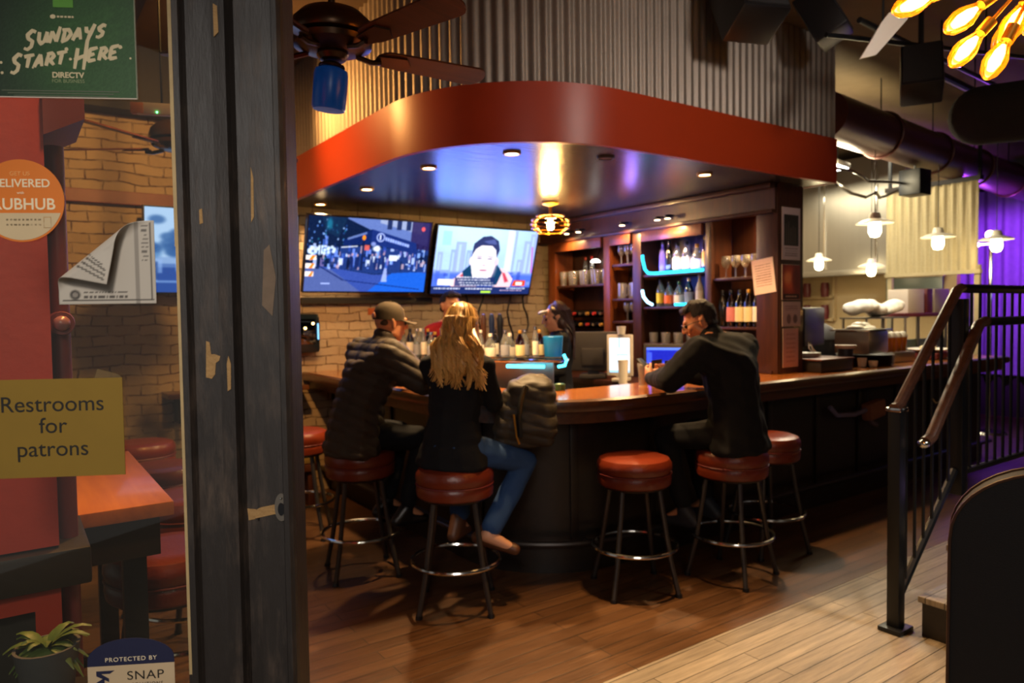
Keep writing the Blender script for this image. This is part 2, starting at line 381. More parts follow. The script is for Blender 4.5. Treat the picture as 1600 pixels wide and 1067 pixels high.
M['steel'] = mat('brushed_steel', '#a9a49a', .33, .9, .1, 8, .05, 60, stretch=(1, 1, .05))
M['leather'] = mat('oxblood_leather', '#682713', .33, var=.2, scale=9, bump=.15, bscale=90)
M['leather_dark'] = mat('brown_leather', '#5c2613', .3, var=.2, scale=9, bump=.15, bscale=90)
M['stool_metal'] = mat('gunmetal_legs', '#4a4542', .38, .7, .1)
M['black_plastic'] = mat('black_plastic', '#121214', .35, 0, .1)
M['grey_plastic'] = mat('grey_plastic', '#3d3936', .5, 0, .1)
M['white_plastic'] = mat('white_plastic', '#d9d2c4', .45, 0, .05)
M['paper'] = mat('paper', '#cfbfae', .8, var=.05)
M['brass'] = mat('aged_brass', '#c8963c', .35, .6, .1)
M['cream_wall'] = mat('cream_kitchen_wall', '#c9b083', .6, var=.12, scale=2)
M['duct'] = mat('red_brown_duct', '#54302a', .38, .35, .2, 3)
M['jamb'] = None
print_mat = attrmat('printed_sheet', None, .5); screen_mat = attrmat('lit_screen', .82); gloss_print = attrmat('glossy_print', None, .3, .3)

# ------------------------------------------------------------ the room
XW, YW, ZC = -3.2, 6.25, 3.6
struct('floor', B().box((4.2, 4.34, -.03), (15, 4.22, .06)), M['floor'])
f2 = struct('floor', B().box((4.2, -1.4, -.03), (15, 7.255, .06)), M['floor_spill'])
struct('ceiling', B().box((4.2, 1.5, ZC+.03), (15, 10, .06)), M['ceiling'])
wl_ = struct('wall_left', B().box((4.2, YW+.06, ZC/2), (15, .12, ZC)), M['brick'])
for x, z in ((2.79, 1.60), (2.91, 1.60), (2.88, 1.68)): B().box((x, YW, z), (.10, .012, .065), bev=.004).obj('bare_brick', mat('bare_orange_brick', '#a5582c', .8, bump=.3), wl_)
struct('wall_far', B().box((11.56, 1.5, ZC/2), (.12, 9.4, ZC)), M['dark_wall'])
struct('wall_right', B().box((5.0, -4.2, ZC/2), (13, .12, ZC)), M['dark_wall'])
struct('trim_1', B().box((.25, YW-.03, 2.485), (3.26, .05, .10), bev=.006), M['maroon'])          # rail along the brick wall
struct('trim_2', B().box((.25, YW-.1, 3.36), (3.26, .2, .48)), M['dark_wall'])                  # dark boxing under the ceiling
struct('trim_3', B().box((-1.0, 5.0, 3.4), (.3, 2.4, .4)).box((.62, 4.5, 3.45), (.12, 3, .25)), M['dark_wall'])

# raised dining platform and its steps on the right
pl = B().box((7.8, -1.2, .285), (7.4, 5.84, .57)); struct('trim_4', pl, M['black_wood'])
st = B(); tr = B()
for i in range(2):
    x0 = 3.50+.28*i; z1 = .19*(i+1)
    st.box(((x0+4.1)/2, 1.0, z1-.1), (4.1-x0, 1.3, .168)); tr.box((x0+.125, 1.0, z1-.004), (.28, 1.3, .03), bev=.004)
stp = B().box((3.81, 1.0, .085), (.58, 1.29, .17)).box((3.945, 1.0, .26), (.30, 1.29, .20))
so = struct('trim_5', stp, M['black_wood']); tr.obj('tread', M['floor_spill'], so, False)

def bar_path(X0, Y0, r, xend, yend, n=26, sub=1):
    def f(o):
        p = [(X0+o, yend)]
        for i in range(n+1):
            a = PI + i/n*PI/2; p.append((X0+r+(r-o)*math.cos(a), Y0+r+(r-o)*math.sin(a)))
        p.append((xend, Y0+o)); return p
    return f

# bar canopy: corrugated skirt, red fascia, black underside
SX, SY, SR, SE, SZ = 1.95, 3.08, 1.0, 5.2, 2.52
sp = bar_path(SX, SY, SR, SE, YW)
can = thing('bar_canopy', 'curved canopy over the bar with corrugated metal skirt and red band', 'canopy', (0, 0, 0))
B().sweep([(0, SZ), (0, SZ+.335), (.035, SZ+.335), (.035, SZ)], sp).box((SE-.017, (SY+YW)/2+.02, SZ+.1675), (.034, YW-SY-.04, .335)).obj('fascia', M['red_paint'], can)
out = sp(.036); b = B(); b.prism(out + [(SE-.036, YW)], SZ+.004, SZ+.05); b.obj('underside', M['boards'], can, False)
# corrugated skirt sampled along the arc length
def resample(pts, step):
    pts = [V(p) for p in pts]; L = [0]
    for a, c in zip(pts, pts[1:]): L.append(L[-1]+(c-a).length)
    res = []; n = int(L[-1]/step); j = 0
    for i in range(n+1):
        s_ = min(i*step, L[-1]-1e-6)
        while L[j+1] < s_: j += 1
        t = (s_-L[j])/(L[j+1]-L[j]); d = (pts[j+1]-pts[j]).normalized(); res.append((pts[j].lerp(pts[j+1], t), V((-d.y, d.x)), s_))
    return res
def corrugated(pts, z0, z1, pitch=.068, amp=.009, th=.004):
    b = B(); rows = []
    for p, nrm, s_ in resample(pts, pitch/10):
        q = p + nrm*amp*math.sin(2*PI*s_/pitch); q2 = q + nrm*th
        rows.append([b.bm.verts.new((*x, z)) for x, z in ((q, z0), (q, z1), (q2, z1), (q2, z0))])
    for a, c in zip(rows, rows[1:]):
        for k in range(4): b.bm.faces.new((a[k], c[k], c[(k+1) % 4], a[(k+1) % 4]))
    b.bm.faces.new(rows[0]); b.bm.faces.new(list(reversed(rows[-1]))); return b
corrugated(bar_path(SX, SY, SR, SE, YW, 60)(.02) + [(SE-.03, SY+.03), (SE-.03, YW)], SZ+.335, ZC-.005).obj('corrugated_skirt', M['galv'], can, ang=1.2)
for x, y in ((2.45, YW-.5), (SE-.6, YW-.4)): B().box((x, y, (SZ+ZC)/2+.02), (.08, .08, ZC-SZ-.06)).obj('hanger', M['black_wood'], can)

# recessed lights in the underside
glow = emis('warm_lamp_face', (1, .72, .40), 14); off_lens = mat('unlit_lens', '#8a8a96', .3)
DL = [((2.21, 5.98), 'near the left end of the canopy, above the left television', 1), ((2.25, 5.1), 'second from the brick wall, over the left arm of the bar', 1),
      ((2.27, 4.16), 'third from the brick wall, over the left arm of the bar', 1), ((2.49, 3.53), 'at the curved corner of the canopy, largest in view', 1),
      ((3.06, 3.33), 'switched off, right of the curved corner', 0), ((4.03, 3.37), 'over the right arm of the bar, above the seated man in black', 1), ((5.0, 3.42), 'at the right end of the canopy', 1)]
for (x, y), d, on in DL:
    t = thing('recessed_light', ('lit' if on else 'dark') + ' recessed light ' + d, 'light', (x, y, SZ), 0, 'recessed lights under the canopy')
    B().lathe([(.055, .004), (.055, -.006), (.042, -.008), (.040, .002)], 28).obj('trim_ring', M['brass'] if on else M['grey_plastic'], t)
    B().lathe([(0, -.002), (.040, -.002), (.040, .002), (0, .002)], 24).obj('lens', glow if on else off_lens, t)
    if on:
        light('SPOT', 'downlight_beam', (x, y, SZ-.012), 120 if y < 5 else 34, (1, .62, .28), .035, (x, y, 0), 2.1, .8)

# ------------------------------------------------------------ the bar
BX, BY, BR, BE = 2.1, 3.0, .9, 8.15
bp = bar_path(BX, BY, BR, BE, YW)
bar = thing('bar_counter', 'long curved wooden bar counter with dark panelled front', 'bar counter', (0, 0, 0))
B().sweep([(.035, 1.03), (.035, 1.07), (.57, 1.07), (.57, 1.03)], bp).obj('worktop', M['bar_top'], bar)
B().sweep([(.0, 1.005), (-.008, 1.03), (.0, 1.062), (.018, 1.074), (.036, 1.0715), (.036, 1.0)], bp).obj('nosing', M['nosing'], bar)
B().sweep([(.05, .93), (.05, 1.003), (.075, 1.003), (.075, .93)], bp).obj('apron', M['nosing'], bar)
B().sweep([(.27, .0), (.27, 1.03), (.30, 1.03), (.30, .0)], bp).obj('front', M['black_wood'], bar)
B().sweep([(.235, .0), (.235, .16), (.27, .18), (.27, .0)], bp).obj('plinth', M['black_wood'], bar)
B().sweep([(.54, .0), (.54, 1.0), (.57, 1.0), (.57, .0)], bp).obj('back_panel', M['black_wood'], bar)
# raised moulding frames along the front, each panel a part
pts = bar_path(BX, BY, BR, BE, YW, 60)(.268); rs = resample(pts, .62)
for p, nrm, s_ in rs[1:-1]:
    d = V((nrm.y, -nrm.x)); b = B(); Mx = Matrix.Translation((p.x, p.y, 0)) @ Matrix.Rotation(math.atan2(d.y, d.x), 4, 'Z')
    b.box((0, -.008, .57), (.05, .016, .78), bev=.004, M=Mx); b.obj('panel_stile', M['black_wood'], bar)
fr = bar_path(BX, BY, BR, BE, YW, 40)(.16); B().tube([(x, y, .2) for x, y in fr], .02, 10).obj('foot_rail', M['stool_metal'], bar)
for p, nrm, s_ in resample(fr, 1.1)[1:]:
    B().tube([(p.x, p.y, .2), (p.x+nrm.x*.05, p.y+nrm.y*.05, .19), (p.x+nrm.x*.10, p.y+nrm.y*.10, .19)], .011, 8).obj('rail_bracket', M['stool_metal'], bar)
p, nrm, _ = resample(bar_path(BX, BY, BR, BE, YW, 60)(.255), .01)[int(2.9/.01)]
B().tube([(p.x, p.y, .98), (p.x, p.y, .80)], .012, 8).obj('bag_hook_bar', M['brass'], bar)

# kitchen volume behind the right arm of the bar
struct('wall_kitchen', B().box((9.62, 5.2, 1.8), (.1, 2.2, 3.6)), M['cream_wall'])
hood = thing('extractor_hood', 'large stainless steel extractor hood over the kitchen line', 'hood', (9.0, 5.35, 0))
hb = B(); hb.prism([(0, -.9), (.55, -.9), (.55, .85), (0, .85)], 2.06, 3.5); hb.obj('hood_body', M['steel'], hood, False)
B().box((-.02, -.02, 2.03), (.06, 1.78, .07), bev=.01).obj('lip', M['steel'], hood)
for y in (-.55, .15, .7): B().box((-.012, y, 2.75), (.012, .02, 1.3)).obj('seam_strip', M['chrome'], hood)
B().box((-.05, .62, 2.65), (.05, .10, .85), bev=.01).obj('downpipe', M['chrome'], hood)
kp = thing('kitchen_partition', 'cream corrugated metal screen hanging above the pass', 'screen', (8.2, 3.78, 0))
corrugated([(0, .48), (0, -.47)], 1.95, 2.87, .09, .011).obj('corrugated_sheet', M['galv_cream'], kp, ang=1.2)
B().box((.02, 0, 2.89), (.08, .98, .05)).obj('top_rail', M['black_wood'], kp); B().box((.02, 0, 1.93), (.06, .98, .04)).obj('bottom_rail', M['galv_cream'], kp)
for y in (-.46, .46): B().box((.04, y, 3.25), (.03, .03, .7)).obj('hanger', M['black_metal'], kp)
B().box((.04, -.45, 1.0), (.05, .05, 2.0)).obj('post', M['galv_cream'], kp)
B().box((.04, .45, 1.0), (.05, .05, 2.0)).obj('post', M['galv_cream'], kp)
kw = B().box((9.55, 4.6, 1.75), (.04, .7, .42)); win = struct('window_2', kw, mat('grey_green_pane', '#6d7f7c', .25)); B().box((9.52, 4.6, 1.97), (.05, .76, .04)).box((9.52, 4.6, 1.53), (.05, .76, .04)).obj('frame', M['cream_wall'], win)
# ------------------------------------------------------------ bar stools
def stool_meshes():
    m = {}
    m['seat'] = B().lathe([(0, .752), (.10, .757), (.165, .756), (.195, .745), (.209, .722), (.211, .695), (.204, .672), (.198, .668), (.205, .660), (.208, .635), (.204, .606), (.196, .598), (0, .598)], 40).mesh('seat')
    m['piping'] = B().tube([(.207*math.cos(a*PI/20), .207*math.sin(a*PI/20), .667) for a in range(40)], .004, 6, True).mesh('piping')
    m['seat_plate'] = B().lathe([(0, .582), (.175, .582), (.185, .598), (0, .598)], 24).mesh('seat_plate')
    m['leg'] = B().tube([(.150, 0, .590), (.172, 0, .45), (.215, 0, .20), (.262, 0, .012)], .0145, 8).mesh('leg')
    m['foot_cap'] = B().cyl((.2610, 0, .018), (.2635, 0, 0), .018, .019, 10).mesh('foot_cap')
    m['foot_ring'] = B().tube([(.236*math.cos(a*PI/24), .236*math.sin(a*PI/24), .25) for a in range(48)], .011, 8, True).mesh('foot_ring')
    return m
SM = stool_meshes()
def stool(x, y, rz, label, group, lm):
    t = thing('bar_stool', label, 'stool', (x, y, 0), rz, group)
    for n, mt in (('seat', lm), ('piping', M['maroon']), ('seat_plate', M['black_metal']), ('foot_ring', M['chrome'])):
        o = mobj(n, SM[n], None, t); o.data.materials or o.data.materials.append(mt)
    for k in range(4):
        l = mobj('leg', SM['leg'], None, t); l.rotation_euler.z = k*PI/2
        SM['leg'].materials or SM['leg'].materials.append(M['stool_metal'])
        f = mobj('foot_cap', SM['foot_cap'], None, l); SM['foot_cap'].materials or SM['foot_cap'].materials.append(M['black_plastic'])
    return t
g1 = 'red leather stools along the bar'
STOOLS = {'woman': (1.93, 3.31, .2), 'man': (1.72, 4.09, .55), 'empty': (2.86, 2.90, .35), 'black': (3.46, 2.70, .95), 'tucked': (4.02, 2.86, .5), 'far': (1.66, 5.05, .3)}
SL = {'woman': 'red leather bar stool under the blonde woman', 'man': 'red leather bar stool under the man in the cap',
      'empty': 'empty red leather bar stool standing alone at the curve of the bar', 'black': 'red leather bar stool under the man in the black jacket',
      'tucked': 'empty bar stool half hidden behind the man in the black jacket', 'far': 'farthest bar stool, beside the door post and behind the man in the cap'}
for k, (x, y, r) in STOOLS.items(): stool(x, y, r, SL[k], g1, M['leather'])
g2 = 'brown leather stools at the window table'
for (x, y, r), d in zip([(.44, 2.79, .4), (.66, 3.57, .1), (.66, 4.36, .6), (.68, 5.25, .3)], ['large brown leather stool nearest the window, beside the high table', 'brown leather stool behind the nearest one, second of the row by the high table', 'brown leather stool third of the row beside the brick wall', 'brown leather stool at the far end of the row by the brick wall']):
    o = stool(x, y, r, d, g2, M['leather'])
# high table behind the window
tb = thing('high_table', 'honey coloured wooden high table behind the window pane', 'table', (-.27, 2.68, 0))
B().box((0, 0, 1.03), (1.27, .95, .04), bev=.004).obj('table_top', M['table_top'], tb)
B().box((0, -.44, .955), (1.2, .03, .11)).box((0, .44, .955), (1.2, .03, .11)).box((.585, 0, .955), (.03, .85, .11)).box((-.585, 0, .955), (.03, .85, .11)).obj('apron', M['black_wood'], tb)
for x in (-.54, .54):
    for y in (-.38, .38): B().box((x, y, .505), (.06, .06, 1.01), bev=.004).obj('leg', M['black_metal'], tb)
[B().box((0, yy, .3), (1.04, .03, .04)).obj('stretcher', M['black_metal'], tb) for yy in (.38, -.38)]

# ------------------------------------------------------------ televisions
def tv(x0, x1, zb, ht, yb, tilt, label, canvas, group='televisions on the brick wall'):
    wd = x1-x0; t = thing('television', label, 'television', ((x0+x1)/2, yb, zb), 0, group); t.rotation_euler.x = tilt
    B().box((0, .022, ht/2), (wd, .04, ht), bev=.006).box((0, .055, ht/2), (wd*.6, .04, ht*.6), bev=.01).obj('casing', M['black_plastic'], t)
    fr = B(); e = .012
    for c, d in (((0, -.004, e/2), (wd, .016, e)), ((0, -.004, ht-e/2), (wd, .016, e)), ((-wd/2+e/2, -.004, ht/2), (e, .016, ht)), ((wd/2-e/2, -.004, ht/2), (e, .016, ht))): fr.box(c, d, bev=.002)
    fr.obj('bezel', M['black_plastic'], t)
    canvas.mesh('screen', wd-.02, ht-.02, screen_mat, t, (0, -.002, .01))
    B().box((0, .075+.06, ht*.5), (.25, .03, .35)).tube([(0, .07, ht*.5), (0, .16, ht*.5)], .03, 8).obj('wall_bracket', M['black_metal'], t)
    return t
def canvas_street():
    c = Canvas(300, 168, '#0c1a3a'); rnd = random.Random(3)
    c.poly([(0, 0), (1, 0), (1, .3), (.55, .24), (.18, .33), (0, .36)], '#31489a')
    c.poly([(.5, .0), (1, .0), (1, .28), (.72, .3)], '#1a58c8'); c.poly([(0, 0), (.45, 0), (.2, .3), (0, .34)], '#4a5a96')
    c.poly([(.18, .33), (.55, .25), (1, .3), (1, .62), (.8, .6), (.34, .62), (.18, .6)], '#1c3270')
    for i in range(150):      # lit shop fronts, people, traffic
        u = rnd.uniform(.02, .98); v = .3 + rnd.random()**1.3*.34; c.rect(u, v, u+rnd.uniform(.006, .03), v+rnd.uniform(.02, .13), rnd.choice(['#6f8ff0', '#b9ccff', '#2746a8', '#0c1838', '#8fb4ff', '#e8efff', '#7a6aa8', '#122456', '#3d62c8', '#c0a0b0']), .8)
    for i in range(60): c.ell(rnd.uniform(0, .3), rnd.uniform(.42, .95), .006, .014, rnd.choice(['#5f8fe8', '#9fc4ff', '#224a90', '#1f6a8c']), .8, .6)
    for i in range(26): u = .02+rnd.random()*.2; c.ell(u, rnd.uniform(.5, .6), .013, .022, '#cfe4ff', .9, .5)
    c.poly([(.30, .98), (.50, .84), (.86, .70), (.98, .66), (.98, 1), (.30, 1)], '#5a6fae'); c.poly([(.56, .95), (.92, .82), (.92, 1), (.56, 1)], '#8f9cc0')
    for u in (.62, .70, .78): c.rect(u, .87, u+.04, 1, '#1f2c58')
    c.poly([(.83, .62), (1, .6), (1, 1), (.83, 1)], '#241a4a', .85); c.ell(.93, .90, .015, .03, '#ff5a5a', 1, .5)
    c.poly([(.28, .70), (.50, .86), (.50, .66), (.28, .62)], '#0d1f58'); c.poly([(.50, .86), (.88, .70), (.90, .54), (.50, .66)], '#16296c')
    c.poly([(.31, .73), (.46, .82), (.46, .79), (.31, .70)], '#8fa5e0', .6)
    c.ell(.575, .755, .034, .06, '#b9c8ff', 1, .2); c.ell(.575, .755, .026, .046, '#16296c', 1, .2); c.rect(.568, .72, .576, .79, '#dfe8ff')
    c.poly([(.615, .765), (.82, .675), (.82, .635), (.615, .715)], '#a8bcff', .85)
    for i in range(9): c.line((.63+i*.021, .76-i*.0095), (.63+i*.021, .71-i*.0095), .003, '#2c479c', .7)
    for i in range(16): c.ell(.27+i*.008, .60+i*.0015, .004, .008, '#ffffff', .9, .4)
    c.ell(.55, .60, .03, .035, '#eaf2ff', 1, .8); c.rect(.66, .44, .73, .52, '#dbe9ff', .95); c.ell(.52, .66, .02, .03, '#8f9fe0', .8, .4)
    c.ell(.44, .74, .014, .035, '#ff8a1a', 1, .4); c.rect(.43, .3, .447, .71, '#0f1840', .9); c.rect(.45, .57, .49, .64, '#d65a50', .9); c.line((.25, .5), (.25, .95), .006, '#0c1636'); c.line((.11, .45), (.11, .8), .005, '#0a1434')
    for u, h in ((.33, .18), (.36, .2), (.40, .19), (.52, .2), (.55, .21), (.58, .18), (.615, .22)):
        c.ell(u, .30+h*.45, .012, h*.45, rnd.choice(['#0b1434', '#15235a', '#9fb0f0', '#22346f']), .95, .3); c.ell(u, .31+h, .008, .018, '#b58f9a', .9, .4)
    c.poly([(.61, .14), (.66, .14), (.65, .33), (.63, .34)], '#a9b6f4', .8)
    for i, v in enumerate((.42, .31, .20)):
        c.rect(0, v, .085-i*.008, v+.065, '#f4e4dc'); c.poly([(.03, v), (.055, v), (.08-i*.006, v+.065), (.055, v+.065)], '#f07a1c')
    c.line((.09, .36), (.30, .16), .006, '#0d1c58'); c.line((.30, .16), (.95, .04), .005, '#0d1c58'); c.rect(.13, .10, .20, .12, '#b4c6ff', .8)
    c.ell(.165, .9, .02, .07, '#25b0d0', .8, .8); c.poly([(.1, 1), (.3, 1), (.24, .72), (.14, .8)], '#12304e', .5)
    return c.blur(1).grain(.06)
def canvas_news():
    c = Canvas(300, 168, '#a8c8f8'); rnd = random.Random(5)
    c.rect(0, 0, 1, .32, '#4a6ad8'); c.rect(.0, .3, 1, .36, '#6f86e6', .7); c.ell(.4, .95, .35, .3, '#c4ecf4', .8, .9); c.rect(.06, .72, .14, .92, '#8fe0ee', .7)
    for u, w_, h in ((.03, .05, .62), (.15, .06, .66), (.19, .10, .78), (.30, .05, .66), (.74, .05, .98), (.87, .1, .84), (.82, .06, .55), (.93, .07, .95)):
        c.rect(u, .34, u+w_, h, rnd.choice(['#7c8fe0', '#8aa0ec', '#93a4e4']), .85); c.rect(u+w_*.3, .34, u+w_*.55, h-.04, '#b8d8fa', .6)
    c.rect(.69, .36, .76, 1, '#d8e4fb', .8); c.line((.99, .35), (.96, .75), .008, '#c050d0', .8)
    for i in range(40): u = rnd.random(); c.rect(u, rnd.uniform(.02, .34), u+.04, rnd.uniform(.1, .36), rnd.choice(['#3a55c0', '#7ea4ff', '#22389c', '#9aa8ee']), .5)
    c.poly([(.16, .16), (.30, .36), (.44, .42), (.44, .1), (.2, .1)], '#f0c4cc'); c.poly([(.62, .42), (.72, .38), (.8, .24), (.78, .1), (.6, .1)], '#f0c4cc')
    c.poly([(.22, .2), (.30, .33), (.33, .33), (.26, .2)], '#c04058'); c.poly([(.68, .34), (.71, .33), (.76, .2), (.72, .18)], '#c04058')
    c.poly([(.28, .34), (.36, .46), (.62, .46), (.68, .34), (.64, .14), (.32, .14)], '#123a5e')
    c.poly([(.37, .34), (.40, .2), (.56, .2), (.59, .34), (.56, .4), (.4, .4)], '#f4dce8')
    c.ell(.48, .50, .125, .30, '#fdf2f6', 1, .08); c.ell(.355, .5, .02, .06, '#f6dbe6', 1, .3); c.ell(.605, .5, .02, .06, '#e8c6d8', 1, .3)
    c.poly([(.35, .56), (.36, .76), (.44, .87), (.52, .89), (.60, .82), (.625, .68), (.60, .56), (.585, .68), (.54, .74), (.44, .74), (.385, .68)], '#2c3462')
    c.poly([(.45, .80), (.56, .84), (.59, .76), (.5, .77)], '#5a66a8', .7)
    c.ell(.43, .545, .028, .014, '#7d7490', .9, .6); c.ell(.535, .54, .028, .014, '#7d7490', .9, .6); c.line((.40, .575), (.455, .58), .006, '#5a5070', .8); c.line((.51, .578), (.565, .57), .006, '#5a5070', .8)
    c.ell(.485, .44, .022, .012, '#9a7890', .7, .7); c.line((.485, .53), (.478, .45), .005, '#e2c6d6', .8); c.ell(.483, .365, .042, .014, '#a8587c', .9, .5); c.line((.45, .368), (.515, .366), .004, '#6a3458', .7)
    c.ell(.585, .42, .03, .14, '#d8b4cc', .5, .9)
    c.rect(0, 0, 1, .115, '#1c2a60'); c.rect(.06, .13, .205, .22, '#f4ead8'); c.poly([(.22, .12), (.62, .12), (.62, .26), (.22, .26)], '#1c2a60', .8)
    for v in (.235, .195, .155, .12): c.textish(.23+(.24-v)*.35, v, .54+(.24-v)*.7, v+.035, 1, '#f2f4ff', .95)
    c.textish(.03, .06, .28, .10, 1, '#e8ecff', .95); c.textish(.33, .06, .6, .10, 1, '#e8ecff', .95); c.rect(.49, .02, .59, .05, '#b4e43c'); c.textish(.68, .04, .92, .08, 1, '#f0c8e0', .95); c.textish(.75, .075, .95, .11, 1, '#dfe6ff', .95)
    c.poly([(.80, .13), (.82, .22), (.94, .22), (.94, .13)], '#e4421c'); c.rect(.84, .145, .91, .195, '#ffe4e0')
    return c.blur(1).grain(.04)
def canvas_tree():
    c = Canvas(160, 90, '#a9c6f2'); rnd = random.Random(9)
    c.rect(0, 0, 1, .35, '#24489a'); c.rect(0, .3, 1, .42, '#6f8fd0', .6)
    for i in range(90): c.ell(rnd.gauss(.38, .2), rnd.uniform(.4, .88), .05, .05, rnd.choice(['#2f5a9c', '#3c6cae', '#244a86', '#4e7cba']), .8, .6)
    for i in range(30): u = rnd.random(); c.rect(u, rnd.uniform(.1, .3), u+.03, rnd.uniform(.3, .5), rnd.choice(['#8fb0f0', '#c8daff', '#1f3c7c']), .6)
    c.rect(0, .12, 1, .15, '#9fc0ff', .6)
    return c.blur(1)
tv(2.06, 3.245, 1.77, .68, 6.08, math.radians(17), 'wall television showing a blue night street corner', canvas_street())
tv(3.29, 4.48, 1.755, .68, 6.08, math.radians(17), 'wall television showing a newsreader talking', canvas_news())
tv(.845, 2.03, 1.755, .67, 6.10, math.radians(8), 'wall television showing a tree, behind the window left of the post', canvas_tree())
light('AREA', 'tv_glow_news', (3.75, 5.72, 2.06), 6, (.08, .16, 1), 1.1, (3.8, 3.0, 2.3), sy=.6)
# cables and low ledge on the brick wall
for i, (x, zz) in enumerate([(3.78, 1.15), (3.98, 1.2), (4.35, 1.1), (4.55, 1.25)]):
    pts = [(x+.04*math.sin(k*1.3+i), 6.235, 1.82-(1.82-zz)*k/6) for k in range(7)]
    tag(B().tube(pts, .008, 6).obj('wall_cable', M['black_plastic']), 'dark cable hanging below the newsreader television, ' + nth(i, 4), 'cable', 'cables hanging on the brick wall')
lt = thing('wall_ledge', 'dark narrow wooden drink ledge fixed to the brick wall left of the bar end', 'ledge', (1.52, YW, .94))
B().box((0, -.14, .02), (1.1, .28, .04), bev=.005).obj('ledge_board', M['nosing'], lt)
for x in (-.45, .45): B().plate([(x-.015, -.2), (x+.015, -.2), (x+.015, 0), (x-.015, 0)], -.2, 0).obj('bracket', M['black_wood'], lt)
B().box((2.75, 6.235, 1.71), (1.4, .03, .05), bev=.004)
tag(B().box((2.75, 6.225, 1.70), (1.3, .05, .06), bev=.006).obj('cable_trunking', M['dark_wall']), 'dark cable trunking on the brick wall under the street television', 'trunking')
jb = thing('wall_jukebox', 'dark rounded glossy box with small lights on the brick wall beside the post', 'jukebox', (2.06, YW, 1.24))
B().box((0, -.06, .175), (.36, .12, .35), bev=.04).obj('casing', mat('dark_blue_gloss', '#16222c', .15), jb)
B().box((0, -.122, .19), (.26, .006, .22), bev=.002).obj('front_glass', glass('smoked_glass', '#5a6a78', .2), jb)
for x, z in ((.04, .22), (.11, .26)): B().sph((x, -.126, z), .011).obj('indicator', emis('amber_indicator', (1, .6, .2), 6), jb)
B().tube([(.155, -.125, .12), (.155, -.125, .26)], .006, 6).obj('light_strip', emis('blue_strip', (.2, .5, .8), 1.2), jb)
bs = thing('bench_seat', 'low bench with a mustard cushion along the brick wall beside the post', 'bench', (1.62, 5.95, 0))
B().box((0, 0, .32), (.9, .42, .06), bev=.01).obj('seat_board', M['dark_wood'], bs)
B().box((0, 0, .40), (.86, .40, .10), bev=.03).obj('cushion', mat('mustard_fabric', '#6a5420', .9, bump=.2), bs)
for x in (-.38, .38): B().box((x, 0, .145), (.06, .36, .29)).obj('leg', M['dark_wood'], bs)

# ------------------------------------------------------------ bottles and glasses
GL = {'clear': glass('clear_bottle_glass', '#dfe6e4', .16, .03, .10, '#dfe4e2'), 'green': glass('green_bottle_glass', '#1f3a20', .14), 'amber': glass('amber_bottle_glass', '#a8581c', .14),
      'dark': mat('dark_bottle', '#15120f', .12, spec=.8), 'blue': glass('blue_bottle_glass', '#3a58b0', .16), 'rose': glass('rose_bottle_glass', '#b8506a', .14), 'white': mat('white_ceramic_bottle', '#cbbfa4', .3),
      'purple': mat('violet_bottle', '#5a4a9c', .25), 'yellow': glass('yellow_liqueur_glass', '#d8b41c', .14), 'orange': glass('orange_liqueur_glass', '#e06a24', .14)}
LAB = {'cream': mat('cream_label', '#d9c795', .6), 'white': mat('white_label', '#ddd6c6', .6), 'pink': mat('pink_label', '#c87878', .6), 'black': mat('black_label', '#1a1714', .5), 'gold': mat('gold_label', '#c89a40', .4), 'orange': mat('orange_label', '#d8662a', .5), 'yellow': mat('yellow_label', '#c8b028', .5), 'grey': mat('grey_label', '#8d93a0', .5)}
CAPM = {'black': M['black_plastic'], 'white': M['white_plastic'], 'gold': M['brass'], 'green': mat('green_foil', '#2f6a44', .35), 'red': mat('red_cap', '#a02620', .4), 'silver': M['chrome']}
BSH = {'wine': ((.038, .30), .19, .014), 'tall': ((.036, .30), .17, .014), 'squat': ((.052, .24), .13, .016), 'thin': ((.026, .30), .2, .012), 'whisky': ((.042, .27), .16, .015)}
bcache = {}
def bottle(style, gcol, lab, cap, loc, label, group, lay=False, s=1):
    key = (style, gcol, lab, cap)
    if key not in bcache:
        (r, h), hs, rn = BSH[style]
        body = B().lathe([(0, 0), (r*.9, 0), (r, .008), (r, hs), (r*.85, hs+.02), (rn*1.2, hs+.06), (rn, hs+.075), (rn, h-.028)], 18).mesh('glass_body')
        body.materials.append(GL[gcol]); lb = None
        if lab: lb = B().lathe([(r+.0008, hs*.22), (r+.0012, hs*.24), (r+.0012, hs*.82), (r+.0008, hs*.84)], 18).mesh('label_band'); lb.materials.append(LAB[lab])
        cp = B().lathe([(0, h), (rn*1.05, h), (rn*1.15, h-.004), (rn*1.15, h-.03), (rn, h-.032)], 14).mesh('cap'); cp.materials.append(CAPM[cap])
        bcache[key] = (body, lb, cp)
    t = thing('bottle', label, 'bottle', loc, random.random()*6, group); t.scale = (s, s, s)
    if lay: t.rotation_euler = (0, -PI/2, 0)
    for n, me in zip(('glass_body', 'label_band', 'cap'), bcache[key]):
        if me: mobj(n, me, None, t)
    return t
gm = glass('drinking_glass', '#eceae4', .16, .03, .11, '#e8e2d8'); beer = mat('beer_amber', '#b8650e', .15, var=.1)
gcache = {}
